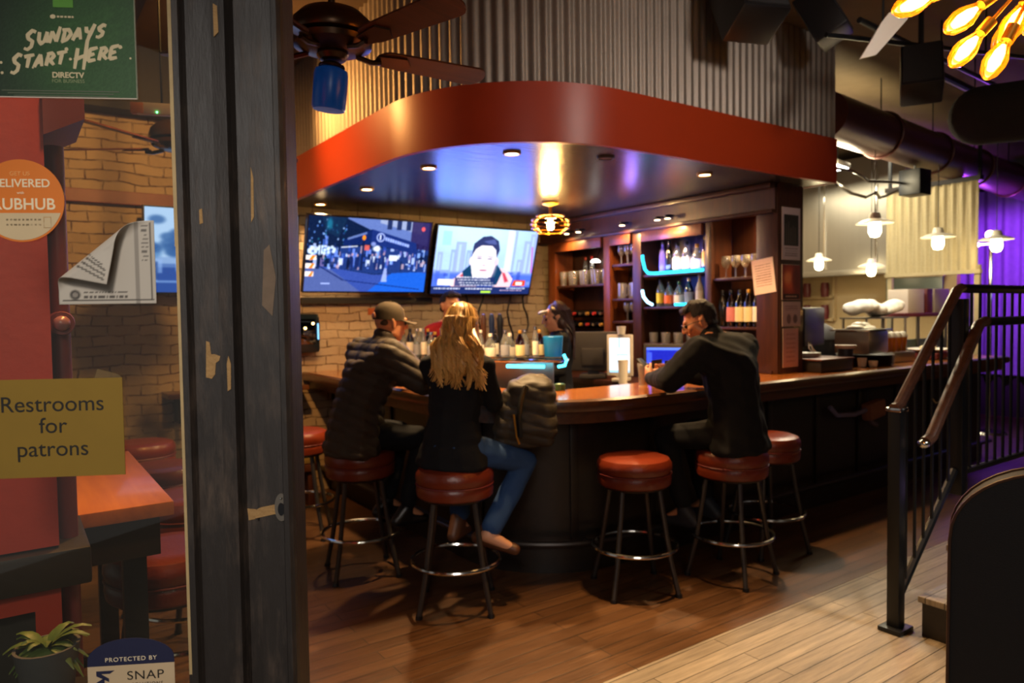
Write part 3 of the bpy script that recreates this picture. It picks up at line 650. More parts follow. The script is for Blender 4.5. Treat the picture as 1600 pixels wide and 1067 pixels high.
def tumbler(kind, loc, label, group):
    if kind not in gcache:
        if kind == 'pint': g = B().lathe([(0, .008), (.029, .010), (.042, .145), (.044, .148), (.045, .145), (.031, 0), (0, 0)], 20)
        elif kind == 'tumbler': g = B().lathe([(0, .01), (.032, .012), (.036, .093), (.038, .095), (.039, .09), (.035, 0), (0, 0)], 18)
        elif kind == 'mug': g = B().lathe([(0, .012), (.040, .014), (.042, .145), (.045, .148), (.046, .14), (.046, 0), (0, 0)], 18).tube([(.045, 0, .12), (.075, 0, .12), (.085, 0, .08), (.075, 0, .035), (.045, 0, .03)], .008, 8)
        elif kind == 'stem': g = B().lathe([(0, 0), (.034, 0), (.034, .003), (.006, .008), (.005, .075), (.025, .095), (.038, .125), (.036, .175), (.033, .180), (.034, .13), (.02, .102), (0, .09)], 20)
        elif kind == 'hung': g = B().lathe([(0, .18), (.034, .18), (.034, .177), (.006, .172), (.005, .105), (.025, .085), (.038, .055), (.036, .005), (.033, 0), (.034, .05), (.02, .078), (0, .09)], 20)
        gcache[kind] = g.mesh('drinking_glass'); gcache[kind].materials.append(gm)
    o = mobj({'mug': 'glass_mug', 'stem': 'wine_glass', 'hung': 'wine_glass', 'pint': 'pint_glass', 'tumbler': 'tumbler'}[kind], gcache[kind], None); o.location = loc; o.rotation_euler.z = random.random()*.6 - 1.9
    return tag(o, label, 'glass', group)

# ------------------------------------------------------------ back bar
bb = thing('back_bar', 'tall dark mahogany back bar with open shelves behind the bartender', 'back bar', (4.8, 3.3, 0))
def wy(y): return y-3.3
B().box((.29, wy(4.92), 1.26), (.03, 2.62, 2.51)).box((.29,wy(3.46),1.797),(.03,.30,1.445)).obj('back_panel', M['dark_wood'], bb)
B().box((.15, .02, 1.797), (.30, .04, 1.445)).obj('end_panel', M['dark_wood'], bb)
B().box((-.0, .10, 1.797), (.035, .19, 1.445), bev=.004).obj('front_stile', M['dark_wood'], bb)
for y, wd, m_ in ((3.96, .07, 'dark_wood'), (4.79, .11, 'dark_wood'), (5.20, .09, 'post_wood'), (6.06, .12, 'post_wood')):
    B().box((.0, wy(y), 1.26), (.05, wd, 2.50), bev=.008).box((.14, wy(y), 1.26), (.24, .03, 2.50)).obj('post', M[m_], bb)
B().box((-.02, wy(4.77), 2.42), (.05, 2.92, .20)).box((-.05, wy(4.77), 2.50), (.11, 2.92, .04), bev=.012).box((-.05, wy(4.77), 2.31), (.07, 2.92, .03), bev=.01).obj('valance', M['dark_wood'], bb)
for y, wd in ((5.63, .74), (4.36, .70), (4.995, .28)): B().box((-.035, wy(y), 2.25), (.03, wd, .10), bev=.004).obj('valance_panel', M['post_wood'], bb)
SHELF = [(5.63, .78, 1.845), (5.63, .78, 1.30), (4.995, .30, 2.02), (4.995, .30, 1.69), (4.995, .30, 1.475), (4.37, .74, 1.90), (4.37, .74, 1.605), (4.37, .74, 1.275), (3.70, .46, 1.43), (3.70, .46, 1.83)]
for y, wd, z in SHELF: B().box((.13, wy(y), z-.012), (.27, wd, .022), bev=.003).obj('shelf', M['dark_wood'], bb)
B().box((-.16, wy(4.92), .93), (.60, 2.60, .05), bev=.006).box((-.10, wy(4.92), .455), (.46, 2.60, .90)).obj('base_counter', M['dark_wood'], bb)
B().box((.10, .17, 1.084), (.26, .24, .018)).obj('lower_shelf', M['dark_wood'], bb)
neon = emis('cyan_led_tube', (.02, .50, .85), 2.6)
sg = thing('led_strip', 'cyan glowing light strip edging the bottle shelves of the back bar', 'light strip', (4.8, 4.37, 0))
B().tube([(-.03, .34, 2.08), (-.03, .335, 2.03), (-.03, .31, 1.95), (-.03, .27, 1.912), (-.03, .2, 1.906), (-.03, -.02, 1.906), (-.03, -.36, 1.906)], .013, 8).obj('upper_tube', neon, sg)
B().tube([(-.03, .345, 1.76), (-.03, .33, 1.70), (-.03, .28, 1.65), (-.03, .22, 1.625)], .013, 8).obj('lower_tube', emis('white_cyan_tube', (.35, .75, 1), 3), sg)
B().tube([(-.03, -.05, 1.622), (-.03, -.18, 1.622)], .012, 8).obj('lower_tube', neon, sg)
light('AREA', 'led_strip_glow', (4.78, 4.37, 1.95), 1.6, (.25, .35, 1), .6, (5.0, 4.37, 2.1), sy=.05)
light('POINT', 'purple_spill', (4.55, 4.62, 2.2), 1.3, (.35, .2, 1), .05)
puck = emis('warm_puck', (1, .7, .38), 10)
for i, y in enumerate((5.66, 5.48, 4.86, 4.42, 4.30)):
    t = thing('puck_light', 'small warm puck light above the back bar shelves, ' + nth(i, 5), 'light', (4.66, y, 2.36), 0, 'puck lights on the back bar')
    B().cyl((0, 0, .0), (0, 0, .03), .028, .03, 16).tube([(0, 0, .025), (.08, 0, .03)], .008, 6).obj('housing', M['black_metal'], t); B().lathe([(0, -.002), (.024, -.002), (.024, .001), (0, .001)], 16).obj('lens', puck, t)
    if i in (0, 2, 4): light('SPOT', 'puck_beam', (4.60, y, 2.33), 15, (1, .6, .25), .02, (4.85, y, 1.9), 2.2, .9)
# glasses in the left cubby
for i in range(8):
    y = 5.95-i*.088; tumbler('pint', (4.85+.04*(i % 2), y, 1.846), 'pint glass on the upper left shelf of the back bar, ' + nth(i, 8), 'pint glasses on the upper left shelf')
for i in range(3): tumbler('pint', (5.01, 5.52-i*.12, 1.846), 'pint glass in the back row of the upper left shelf', 'pint glasses in the back row')
wl = thing('shelf_lamp', 'small white glowing dome lamp above the pint glasses', 'lamp', (4.99, 5.60, 2.08)); B().lathe([(0, .035), (.03, .03), (.05, .01), (.052, 0), (0, 0)], 20).obj('dome', emis('white_dome', (1, .95, .85), 3), wl); B().tube([(.02, 0, .03), (.05, 0, .1), (.075, 0, .14)], .006, 6).obj('arm', M['black_metal'], wl)
for i in range(2): t = bottle('thin', 'clear', None, 'red', (5.01, 5.78-i*.1, 1.846), 'red capped bottle among the pint glasses, ' + ('left one' if i == 0 else 'right one'), 'red capped bottles among the glasses')
for i in range(3): tumbler('stem', (4.86, 5.08-i*.085, 2.021), 'stemmed glass on the top shelf between the two posts, ' + nth(i, 3), 'stemmed glasses between the posts')
for i in range(3): tumbler('mug', (4.86+.06*(i == 1), 5.07-i*.088, 1.691), 'glass mug on the middle shelf between the two posts, ' + nth(i, 3), 'glass mugs between the posts')
for i in range(2): tumbler('stem', (4.86, 5.0-i*.085, 1.476), 'stemmed glass on the low shelf between the posts, ' + ('left one' if i == 0 else 'right one'), 'stemmed glasses on the low shelf')
# wine rack
wr = thing('wine_rack', 'black scalloped wine rack holding bottles behind the bartender', 'wine rack', (4.84, 5.6, 1.30))
for z in (.02, .13, .24): B().tube([(-.02, -.36+k*.018, z+.022*abs(math.sin(k*PI/5.7))) for k in range(41)], .008, 6).obj('scalloped_rail', M['black_metal'], wr)
for y in (-.36, .36): B().box((0, y, .14), (.05, .02, .28)).obj('side', M['black_metal'], wr)
for r in range(3):
    for k in range(6): bottle('wine', 'dark', None, ['red', 'gold', 'silver'][(r+k) % 3], (5.06, 5.285+k*.102, 1.36+.11*r-.03), 'wine bottle lying in the rack, %s of the %s row' % (['right end', 'second from right', 'third from right', 'third from left', 'second from left', 'left end'][k], ['bottom', 'middle', 'top'][r]), 'wine bottles in the rack', lay=True)
# neon shelves
up = [('tall', 'purple', None, 'black', 4.56), ('tall', 'dark', None, 'black', 4.485), ('whisky', 'clear', 'cream', 'black', 4.39), ('whisky', 'clear', 'cream', 'black', 4.285), ('squat', 'clear', 'white', 'gold', 4.165), ('thin', 'amber', 'gold', 'gold', 4.08), ('thin', 'purple', 'white', 'gold', 4.024)]
nm = ['violet bottle', 'dark bottle', 'pale bottle with a bright cream label, left one,', 'pale bottle with a bright cream label, right one,', 'squat clear bottle with a gold cap', 'thin amber bottle', 'thin violet bottle']
for (s_, g_, l_, c_, y), n_ in zip(up, nm): bottle(s_, g_, l_, c_, (4.88, y, 1.901), n_ + ' on the cyan lit upper shelf', 'bottles on the cyan lit shelf')
lo = [('whisky', 'clear', 'yellow', 'black', 4.59), ('squat', 'clear', 'orange', 'black', 4.485), ('squat', 'clear', 'white', 'green', 4.37), ('whisky', 'blue', 'grey', 'white', 4.26), ('tall', 'white', 'white', 'white', 4.14), ('thin', 'amber', 'gold', 'gold', 4.03)]
nm = ['clear bottle with a yellow label', 'squat clear bottle with an orange label', 'squat clear bottle with a green neck', 'blue bottle with a white cap', 'tall white bottle', 'thin amber bottle with a gold label']
for (s_, g_, l_, c_, y), n_ in zip(lo, nm): bottle(s_, g_, l_, c_, (4.88, y, 1.606), n_ + ' on the second shelf, under the cyan strip', 'bottles under the cyan strip', s=.92)
for i in range(8): tumbler('tumbler', (4.86+.07*(i % 2), 4.66-i*.075, 1.276), 'short tumbler on the low shelf above the blue till screen, ' + nth(i, 8), 'tumblers above the till')
for i, (g_, l_) in enumerate([('dark', None), ('rose', 'pink'), ('green', 'cream'), ('amber', 'cream'), ('dark', 'white')]):
    bottle('wine', g_, l_, ['black', 'black', 'black', 'gold', 'gold'][i], (4.86, 3.88-i*.085, 1.431), ['dark', 'pink labelled', 'cream labelled green', 'cream labelled amber', 'white labelled dark'][i] + ' wine bottle on the dark shelf left of the notice', 'wine bottles left of the notice')
for i in range(4): tumbler('stem', (4.88, 3.86-i*.095, 1.831), 'wine glass on the dark shelf left of the notice, ' + nth(i, 4), 'wine glasses left of the notice')
# notices and posters on the end of the back bar
def sheet(cv, wd, ht, loc, rz, roll, name, label, cat, mt=None, group=None):
    t = thing(name, label, cat, loc, rz, group); b = B().box((0, .003, ht/2), (wd, .004, ht), bev=.001); b.obj('backing', M['paper'], t)
    cv.mesh('print', wd-.004, ht-.004, mt or print_mat, t, (0, -.0003, .002)); t.rotation_euler.y = roll; return t
c = Canvas(60, 80, '#d6b7a4').textish(.14, .2, .86, .86, 9, '#5a4038', .8).grain(.04)
sheet(c, .195, .27, (4.776, 3.41, 1.69), -PI/2, math.radians(-7), 'notice', 'pale notice with lines of print taped askew to the dark back bar', 'notice')
c = Canvas(60, 96, '#b9a8a8').rect(.1, .27, .9, .86, '#1c1714'); [c.rect(.2+.12*i, .3, .27+.12*i, .5+.25*random.random(), '#4a4038', .8) for i in range(5)]; c.textish(.15, .06, .85, .24, 4, '#4a3a3a', .8)
sheet(c, .235, .40, (4.94, 3.295, 1.945), 0, 0, 'poster', 'dark poster with a pale border, topmost on the end of the back bar', 'poster')
c = Canvas(60, 80, '#7c2018').ell(.4, .55, .34, .34, '#e0622c', .9, .9).ell(.32, .62, .2, .16, '#f0a060', .7, .8).ell(.72, .6, .18, .3, '#5a1010', .7, .7).rect(.06, .03, .94, .16, '#2a0c0a').textish(.2, .06, .8, .13, 1, '#d8a890')
sheet(c, .235, .27, (4.94, 3.295, 1.64), 0, 0, 'poster', 'glowing red poster below the dark one on the end of the back bar', 'poster')
c = Canvas(60, 60, '#c4aaa4').textish(.15, .62, .85, .85, 3, '#6a4a48').ell(.35, .3, .12, .2, '#7a625e', .9).ell(.7, .3, .12, .18, '#6a5450', .9)
sheet(c, .235, .19, (4.945, 3.295, 1.435), 0, 0, 'poster', 'pale poster with two dark figures below the red poster', 'poster')
c = Canvas(60, 90, '#c49c96').textish(.2, .1, .8, .9, 7, '#8a645e', .5)
sheet(c, .20, .30, (4.935, 3.295, 1.12), 0, 0, 'poster', 'plain pink sheet lowest on the end of the back bar', 'poster')
# tills on the back counter
pt_ = thing('till_terminal', 'dark grey back of a till terminal standing beside the bartender', 'till', (4.38, 4.96, .957), .75)
B().box((0, 0, .25), (.06, .44, .36), bev=.02).box((-.035, 0, .20), (.03, .2, .16), bev=.01).obj('casing', M['grey_plastic'], pt_); B().box((.04, 0, .02), (.22, .24, .04), bev=.01).box((.02, 0, .06), (.06, .1, .12)).obj('stand', M['grey_plastic'], pt_)
def till(name, label, loc, rz, cv, wd, ht, casing):
    t = thing(name, label, 'till', loc, rz); B().box((0, .02, .08+ht/2), (wd+.05, .035, ht+.06), bev=.01).obj('casing', casing, t)
    o = cv.mesh('screen', wd, ht, attrmat(name+'_lit', .95), t, (0, .0015, .08)); B().box((0, .06, .015), (wd*.7, .18, .03), bev=.006).box((0, .05, .06), (.08, .04, .1)).obj('stand', casing, t); return t
c = Canvas(50, 80, '#f2faff').rect(.45, .7, .52, 1, '#5ab4e8').line((.4, .52), (.9, .52), .02, '#7cc8f0').line((.4, .3), (.4, .52), .02, '#7cc8f0').rect(.0, .0, 1, .08, '#9ac8e8').rect(.88, .1, .96, .5, '#bcd8ea').rect(.1, .82, .4, .84, '#c0e0f4').grain(.02)
till('till_screen', 'bright white lit till screen right of the bartender', (4.33, 4.56, .957), -1.05, c, .18, .30, M['white_plastic'])
c = Canvas(60, 50, '#2a3cc8').rect(.08, .45, .92, .88, '#1c22a0').rect(.2, .08, .92, .38, '#7a9cf4').rect(0, .9, 1, 1, '#5a78e0').rect(.02, .1, .15, .8, '#3c50d8').grain(.03)
till('till_screen', 'blue lit till screen in front of the man in black', (4.33, 4.03, .99), -1.0, c, .30, .20, M['grey_plastic'])
for (x, y, z, r, h), l_ in zip([(4.22, 4.40, .957, .045, .20), (4.30, 4.72, 1.44, .04, .07)], ['white paper cup stack beside the white till screen', 'small white cup on top of the white till screen']):
    if z > 1: z = 1.368; x, y = 4.345, 4.55
    o = B().lathe([(0, 0), (r*.8, 0), (r, h), (r*1.06, h+.002), (r*.9, h-.004), (0, h-.01)], 18).obj('paper_cup', M['white_plastic']); o.location = (x, y, z); tag(o, l_, 'cup')
# ------------------------------------------------------------ people
SKIN = mat('skin', '#c98860', .5, var=.08, scale=12)
SKIN2 = mat('light_skin', '#d9a07c', .5, var=.06, scale=12)
EYE = mat('eye', '#2a1c14', .15)
def fabric(name, col, rough=.85, bump=.25, bs=220): return mat(name, col, rough, var=.22, scale=14, bump=bump, bscale=bs, spec=.25)
def hand(b, w_, d, n, ts, curl, spread=.0):
    d = V(d).normalized(); n = V(n); n = (n - d*n.dot(d)).normalized(); s = d.cross(n)
    b.hull([(w_, .023), (w_+d*.082+s*.030, .0125), (w_+d*.082-s*.030, .0125), (w_+d*.035+s*ts*.030, .014)])
    for o, L in zip((.031, .011, -.010, -.030), (.066, .075, .070, .055)):
        p = w_+d*.084+s*o*ts; a = curl*.5; 
        for f in (.45, .30, .25):
            dd = d*math.cos(a) + n*math.sin(a) + s*o*spread*ts*8; dd.normalize(); q = p+dd*L*f; b.hull([(p, .0088), (q, .0080)], 1); p = q; a += curl
    p = w_+d*.03+s*ts*.028; q = p+(d*.65+s*ts*.65+n*.3).normalized()*.045; r = q+(d*.85+s*ts*.15+n*.45).normalized()*.034
    b.hull([(p, .014), (q, .011)], 1); b.hull([(q, .0105), (r, .009)], 1)
def head_hulls(b, MH, fem=False):
    def h(*sp): b.hull([(MH @ V(c), r) for c, r in sp])
    j = .9 if fem else 1
    b.sph((0, 0, 0), (.075, .094, .098), 3, MH @ Matrix.Translation((0, -.008, .022)))
    h(((0, .045, -.005), .052), ((0, .062, -.088), .022*j), ((.042*j, .012, -.062), .024), ((-.042*j, .012, -.062), .024), ((.045, .045, .0), .022), ((-.045, .045, .0), .022))
    h(((-.034, .083, .030), .013), ((.034, .083, .030), .013)); h(((0, .094, .022), .008), ((0, .116, -.020), .0105)); h(((-.013, .103, -.024), .007), ((.013, .103, -.024), .007))
    h(((-.020, .088, -.050), .0065), ((0, .096, -.048), .007), ((.020, .088, -.050), .0065)); h(((-.017, .086, -.060), .007), ((.017, .086, -.060), .007)); h(((-.04, .068, -.012), .018), ((-.03, .075, -.03), .014)); h(((.04, .068, -.012), .018), ((.03, .075, -.03), .014))
    for s in (-1, 1):
        h(((s*.078, -.008, .012), .013), ((s*.084, -.020, .022), .010), ((s*.076, -.004, -.028), .009))
def person(label, loc, heading, J, skin, parts, fem=False, curl=(.45, .45)):
    t = thing('person', label, 'person', loc, heading-PI/2)
    g = {k: V(v) for k, v in J.items() if isinstance(v, tuple) and len(v) == 3}
    MH = Matrix.Translation(g['head']) @ Matrix.Rotation(J.get('yaw', 0), 4, 'Z') @ Matrix.Rotation(J.get('roll', 0), 4, 'Y') @ Matrix.Rotation(J.get('pitch', 0), 4, 'X')
    w_ = .9 if fem else 1
    b = B()
    b.hull([(g['hipL'], .09), (g['hipR'], .09), (g['pel'], (.14*w_, .10, .10))]); b.hull([(g['pel'], (.14*w_, .10, .09)), (g['waist'], (.125*w_, .09, .09))])
    b.hull([(g['waist'], (.125*w_, .09, .09)), (g['chest'], (.15*w_, .11, .12))]); b.hull([(g['chest'], (.14*w_, .10, .11)), (g['shL'], .052*w_), (g['shR'], .052*w_), (g['neck'], .058)])
    nr = .046 if fem else .056
    b.hull([(g['neck'], nr+.006), (MH @ V((0, -.018, -.05)), nr)]); head_hulls(b, MH, fem)
    for s in 'LR':
        b.hull([(g['sh'+s], .048*w_), (g['el'+s], .038*w_)]); b.hull([(g['el'+s], .039*w_), (g['wr'+s], .026)])
        hand(b, g['wr'+s], J['hd'+s], J.get('pn'+s, (0, 0, -1)), {'L': -1, 'R': 1}[s]*(1 if J.get('flip'+s) is None else -1), curl['LR'.index(s)])
        b.hull([(g['hip'+s], .082*w_), (g['kn'+s], .056*w_)]); b.hull([(g['kn'+s], .056*w_), (g['an'+s], .036)])
        b.hull([(g['an'+s], .036), (g['toe'+s], .024), (g['heel'+s], .028)])
    mobj('body', remesh(b, .0062, 3), skin, t)
    for s in (-1, 1): B().sph((0, 0, 0), .0115, 2, MH @ Matrix.Translation((s*.033, .0865, .006))).obj('eye', EYE, t)
    for f in parts: f(t, g, MH, w_)
    return t
def wrinkle(amp, k=38, seed=0):
    rs = np.random.RandomState(seed); D = rs.randn(7, 3)*k; ph = rs.rand(7)*6.28
    def f(co, no):
        h = sum(np.sin(co @ D[i] + ph[i] + 1.5*np.sin(co @ D[(i+2) % 7]*.4)) for i in range(7))/7; return no*(h*amp*1.6)[:, None]
    return f
def quilt(amp, pitch, ky, seed=1):
    wr = wrinkle(.004, 40, seed)
    def f(co, no):
        q = co[:, 2] + ky*co[:, 1]; return no*(amp*(np.abs(np.sin(PI*q/pitch))**.6-.6))[:, None] + wr(co, no)
    return f
def jacket(m, th=.022, hem=.08, collar=.0, dispf=None, name='jacket', arm=1.0, hemw=1.0):
    def f(t, g, MH, w_):
        b = B(); hz = V((0, 0, -hem))
        b.hull([(g['pel']+hz, ((.155*w_+th)*hemw, .115+th, .05)), (g['waist'], (.132*w_+th, .098+th, .09))])
        b.hull([(g['waist'], (.132*w_+th, .098+th, .09)), (g['chest'], (.155*w_+th, .113+th, .12))])
        b.hull([(g['chest'], (.15*w_+th, .108+th, .11)), (g['shL'], .055*w_+th*.7), (g['shR'], .055*w_+th*.7), (g['neck']-V((0, 0, .02)), .068)])
        if collar: b.hull([(g['neck']-V((0, .0, .02)), .072), (g['neck']+(g['head']-g['neck'])*collar, .070)])
        for s in 'LR':
            e = g['el'+s]; b.hull([(g['sh'+s], (.05+th*.7)*w_*arm), (e, (.044+th*.6)*arm)])
            b.hull([(e, (.044+th*.6)*arm), (g['wr'+s], .036+th*.3)])
        mobj(name, remesh(b, .0085, 4, dispf), m, t)
    return f
def trousers(m, th=.012):
    def f(t, g, MH, w_):
        b = B(); b.hull([(g['hipL'], .092*w_+th), (g['hipR'], .092*w_+th), (g['pel']+V((0, 0, .01)), (.142*w_+th, .105+th, .05))])
        for s in 'LR':
            b.hull([(g['hip'+s], .085*w_+th), (g['kn'+s], .060*w_+th)]); b.hull([(g['kn'+s], .060*w_+th), (g['an'+s]+(g['kn'+s]-g['an'+s])*.12, .046+th)])
        mobj('trousers', remesh(b, .009, 4, wrinkle(.0045, 34, 4)), m, t)
    return f
def shoes(m, boot=.0):
    def f(t, g, MH, w_):
        for s in 'LR':
            b = B(); b.hull([(g['heel'+s], .037), (g['toe'+s], .031), (g['an'+s]*.5+g['heel'+s]*.5, .040)])
            b.hull([(g['an'+s]+(g['kn'+s]-g['an'+s])*boot, .047), (g['heel'+s], .036), (g['toe'+s]*.4+g['heel'+s]*.6, .036)])
            mobj('shoe', remesh(b, .008, 3), m, t)
    return f
def short_hair(m, top=1.0):
    def f(t, g, MH, w_):
        b = B(); b.sph((0, 0, 0), (.083, .098, .100), 3, MH @ Matrix.Translation((0, -.018, .034)))
        b.hull([(MH @ V(c), r) for c, r in (((-.05, .055, .092), .022), ((.05, .055, .092), .022), ((0, .068, .096), .022), ((0, 0, .115), .03))])
        b.hull([(MH @ V(c), r) for c, r in (((-.055, -.05, -.02), .025), ((.055, -.05, -.02), .025), ((0, -.075, -.035), .026))])
        me = remesh(b, .006, 3, wrinkle(.003, 120, 6)); bm = bmesh.new(); bm.from_mesh(me); inv = MH.inverted()   # cut the fringe line so that the face stays free
        kill = [v for v in bm.verts if (lambda p: p.y > .035 and p.z < .075 or abs(p.x) > .045 and p.y > -.028 and p.z < .035 or p.z < -.055)(inv @ v.co)]
        bmesh.ops.delete(bm, geom=kill, context='VERTS'); bm.to_mesh(me); bm.free(); mobj('hair', me, m, t)
    return f
def long_hair(m, length, width, n=170, wave=.02, seed=3, knot=False, back=.05, shift=0):
    def f(t, g, MH, w_):
        rnd = random.Random(seed); b = B(); b.sph((0, 0, 0), (.086, .096, .102), 3, MH @ Matrix.Translation((0, -.022, .032)))
        hc = g['head']; yb = MH.to_3x3() @ V((0, -1, 0)); xr = MH.to_3x3() @ V((1, 0, 0))
        b.hull([(hc+yb*.035+xr*.055-V((0, 0, .02)), .042), (hc+yb*.035-xr*.055-V((0, 0, .02)), .042), (hc+yb*(back+.0)+xr*(width*.30+shift*.5)-V((0, 0, length*.55)), .045), (hc+yb*(back+.0)-xr*(width*.30-shift*.5)-V((0, 0, length*.55)), .045), (hc+yb*(back+.01)-V((0, 0, length*.8)), .04)])
        me = remesh(b, .008, 4, wrinkle(.006, 45, seed)); bm = bmesh.new(); bm.from_mesh(me); inv = MH.inverted()
        kill = [v for v in bm.verts if (lambda p: p.y > .035 and p.z < .085)(inv @ v.co)]
        bmesh.ops.delete(bm, geom=kill, context='VERTS'); bm.to_mesh(me); bm.free(); mobj('hair', me, m, t)
        s_ = B()
        for i in range(n):
            a = rnd.uniform(-1, 1); L = length*rnd.uniform(.74, 1.06); lk = int((a+1)*6.5); ph = (lk*2.4) % 6.28 + rnd.uniform(-.35, .35); wv = wave*(.7+.5*((lk*37) % 10)/10); pts = []; rs = []
            th = a*1.75; r0 = rnd.uniform(.94, 1.06)
            for k in range(15):
                u = k/14
                if u < .25:
                    q = u/.25; el = PI/2*(1-q*.95); c_ = MH @ V((.090*r0*math.sin(th)*math.cos(el*.98), -.022-.099*r0*math.cos(th)*math.cos(el*.98), .032+.106*r0*math.sin(el)))
                    base = c_; pts.append(c_)
                else:
                    q = (u-.25)/.75; sp_ = (a*width*.5)*(.66+.62*q); lat = (base-hc).dot(xr); dep = (base-hc).dot(yb)
                    fq = 10.5+3*math.sin(lk*1.9); x_ = lat*(1-min(1, q*2)) + sp_*min(1, q*2) + wv*math.sin(q*fq+ph)*min(1, q*1.6); sq = min(1, q*1.9); y_ = dep*(1-sq) + (back+.055*math.cos(a*1.2))*sq + wv*.6*math.cos(q*fq*.9+ph)*min(1, q*1.6)
                    pts.append(hc + xr*(x_+shift*q) + yb*max(y_, .02) + V((0, 0, (base-hc).z*(1-q) - q*L)))
                rs.append(.0075*(1-.75*u**2)*rnd.uniform(.8, 1.1))
            s_.tube(pts, rs, 5)
        if knot:
            for k in range(5): s_.hull([(MH @ V((.02*math.sin(k*1.3), -.045-.01*k, .128-.004*k)), .016), (MH @ V((-.02*math.cos(k*1.7), -.06, .122)), .014)], 1)
        s_.obj('hair_strands', m, t)
    return f
BLACKF = fabric('black_fabric', '#0f1014'); DENIM = fabric('blue_denim', '#2c4a78', .8, .3, 300); DARKJ = fabric('dark_denim', '#0c0e13')
def seated(**kw):
    J = dict(pel=(0, -.03, .87), waist=(0, .01, 1.02), chest=(0, .06, 1.21), neck=(0, .11, 1.38), head=(0, .16, 1.52), shL=(-.19, .07, 1.32), shR=(.19, .07, 1.32),
             elL=(-.26, .26, 1.13), elR=(.26, .26, 1.13), wrL=(-.12, .5, 1.125), wrR=(.12, .5, 1.125), hdL=(.4, .8, -.05), hdR=(-.4, .8, -.05),
             hipL=(-.1, .0, .85), hipR=(.1, .0, .85), knL=(-.15, .36, .80), knR=(.15, .36, .80), anL=(-.13, .24, .37), anR=(.13, .24, .37),
             heelL=(-.13, .17, .305), heelR=(.13, .17, .305), toeL=(-.14, .36, .295), toeR=(.14, .36, .295)); J.update(kw); return J
def standing(**kw):
    J = dict(pel=(0, 0, .93), waist=(0, .01, 1.06), chest=(0, .01, 1.24), neck=(0, .0, 1.40), head=(0, .025, 1.53), shL=(-.165, 0, 1.335), shR=(.165, 0, 1.335),
             elL=(-.21, .03, 1.08), elR=(.21, .03, 1.08), wrL=(-.15, .26, 1.05), wrR=(.15, .26, 1.05), hdL=(.3, .9, -.1), hdR=(-.3, .9, -.1),
             hipL=(-.09, 0, .88), hipR=(.09, 0, .88), knL=(-.10, .02, .48), knR=(.10, .02, .48), anL=(-.10, 0, .09), anR=(.10, 0, .09),
             heelL=(-.10, -.04, .040), heelR=(.10, -.04, .040), toeL=(-.11, .15, .036), toeR=(.11, .15, .036)); J.update(kw); return J

# man in the cap, puffer jacket
puff = fabric('brown_black_puffer', '#3b332a', .6, .2, 160)
capm = fabric('olive_brown_cap', '#3a3021', .8)
def cap(t, g, MH, w_):
    b = B(); prof = [(0, .135), (.03, .133), (.06, .120), (.082, .092), (.092, .055), (.0945, .02), (.0925, .018), (.0895, .055), (.08, .09), (.058, .116), (.03, .129), (0, .131)]
    b.lathe(prof, 32, M=MH @ Matrix.Translation((0, -.012, -.002)) @ Matrix.Diagonal((.95, 1.08, 1, 1))); c_ = b.obj('cap', capm, t)
    v = B(); pts = []
    top = []; bot = []
    for i in range(13):
        a = math.radians(-62+i*124/12); xi, yi = .089*math.sin(a), -.012+.1*math.cos(a); xo, yo = .088*math.sin(a)*1.0, .085+.085*math.cos(a*.95)
        dz = -.022*abs(math.sin(a))**2
        top.append((V((xi, yi, .026)), V((xo, yo, .020+dz)))); bot.append((V((xi, yi, .021)), V((xo, yo, .014+dz))))
    vs = [[v.bm.verts.new(MH @ p) for p in (a_[0], a_[1], b_[1], b_[0])] for a_, b_ in zip(top, bot)]
    for p, q in zip(vs, vs[1:]):
        for k in range(4): v.bm.faces.new((p[k], q[k], q[(k+1) % 4], p[(k+1) % 4]))
    v.bm.faces.new(vs[0]); v.bm.faces.new(vs[-1][::-1]); v.obj('visor', capm, c_)
    B().sph((0, 0, 0), .008, 1, MH @ Matrix.Translation((0, -.012, .134))).obj('button', capm, c_)
    o = B(); o.hull([(MH @ V((-.024, -.110, .030)), .006), (MH @ V((.024, -.110, .030)), .006), (MH @ V((0, -.108, .052)), .010), (MH @ V((-.018, -.110, .045)), .006), (MH @ V((.018, -.110, .045)), .006)]); o.obj('rear_opening', SKIN, c_)
    tagh = B(); tagh.hull([(MH @ V((-.055, -.055, -.0)), .020), (MH @ V((.055, -.055, .0)), .020), (MH @ V((0, -.078, -.005)), .020)]); tagh.obj('hair', fabric('grey_brown_hair', '#4a3a2c', .7), t)
person('man in a dark cap and quilted brown jacket seated with his back to us', (STOOLS['man'][0], STOOLS['man'][1], 0), math.radians(2),
       seated(pel=(0, -.05, .87), waist=(0, .0, 1.03), chest=(0, .09, 1.22), neck=(0, .16, 1.39), head=(0, .225, 1.515), shL=(-.20, .12, 1.325), shR=(.20, .12, 1.325), elL=(-.28, .30, 1.17), elR=(.29, .27, 1.17), wrL=(-.12, .53, 1.15), wrR=(.12, .54, 1.15), pitch=math.radians(-6), yaw=math.radians(-6)),
       SKIN, [jacket(puff, .052, .12, .3, quilt(.012, .072, .55), arm=1.2, hemw=1.15), trousers(DARKJ), shoes(M['black_plastic']), cap], curl=(.5, .5))

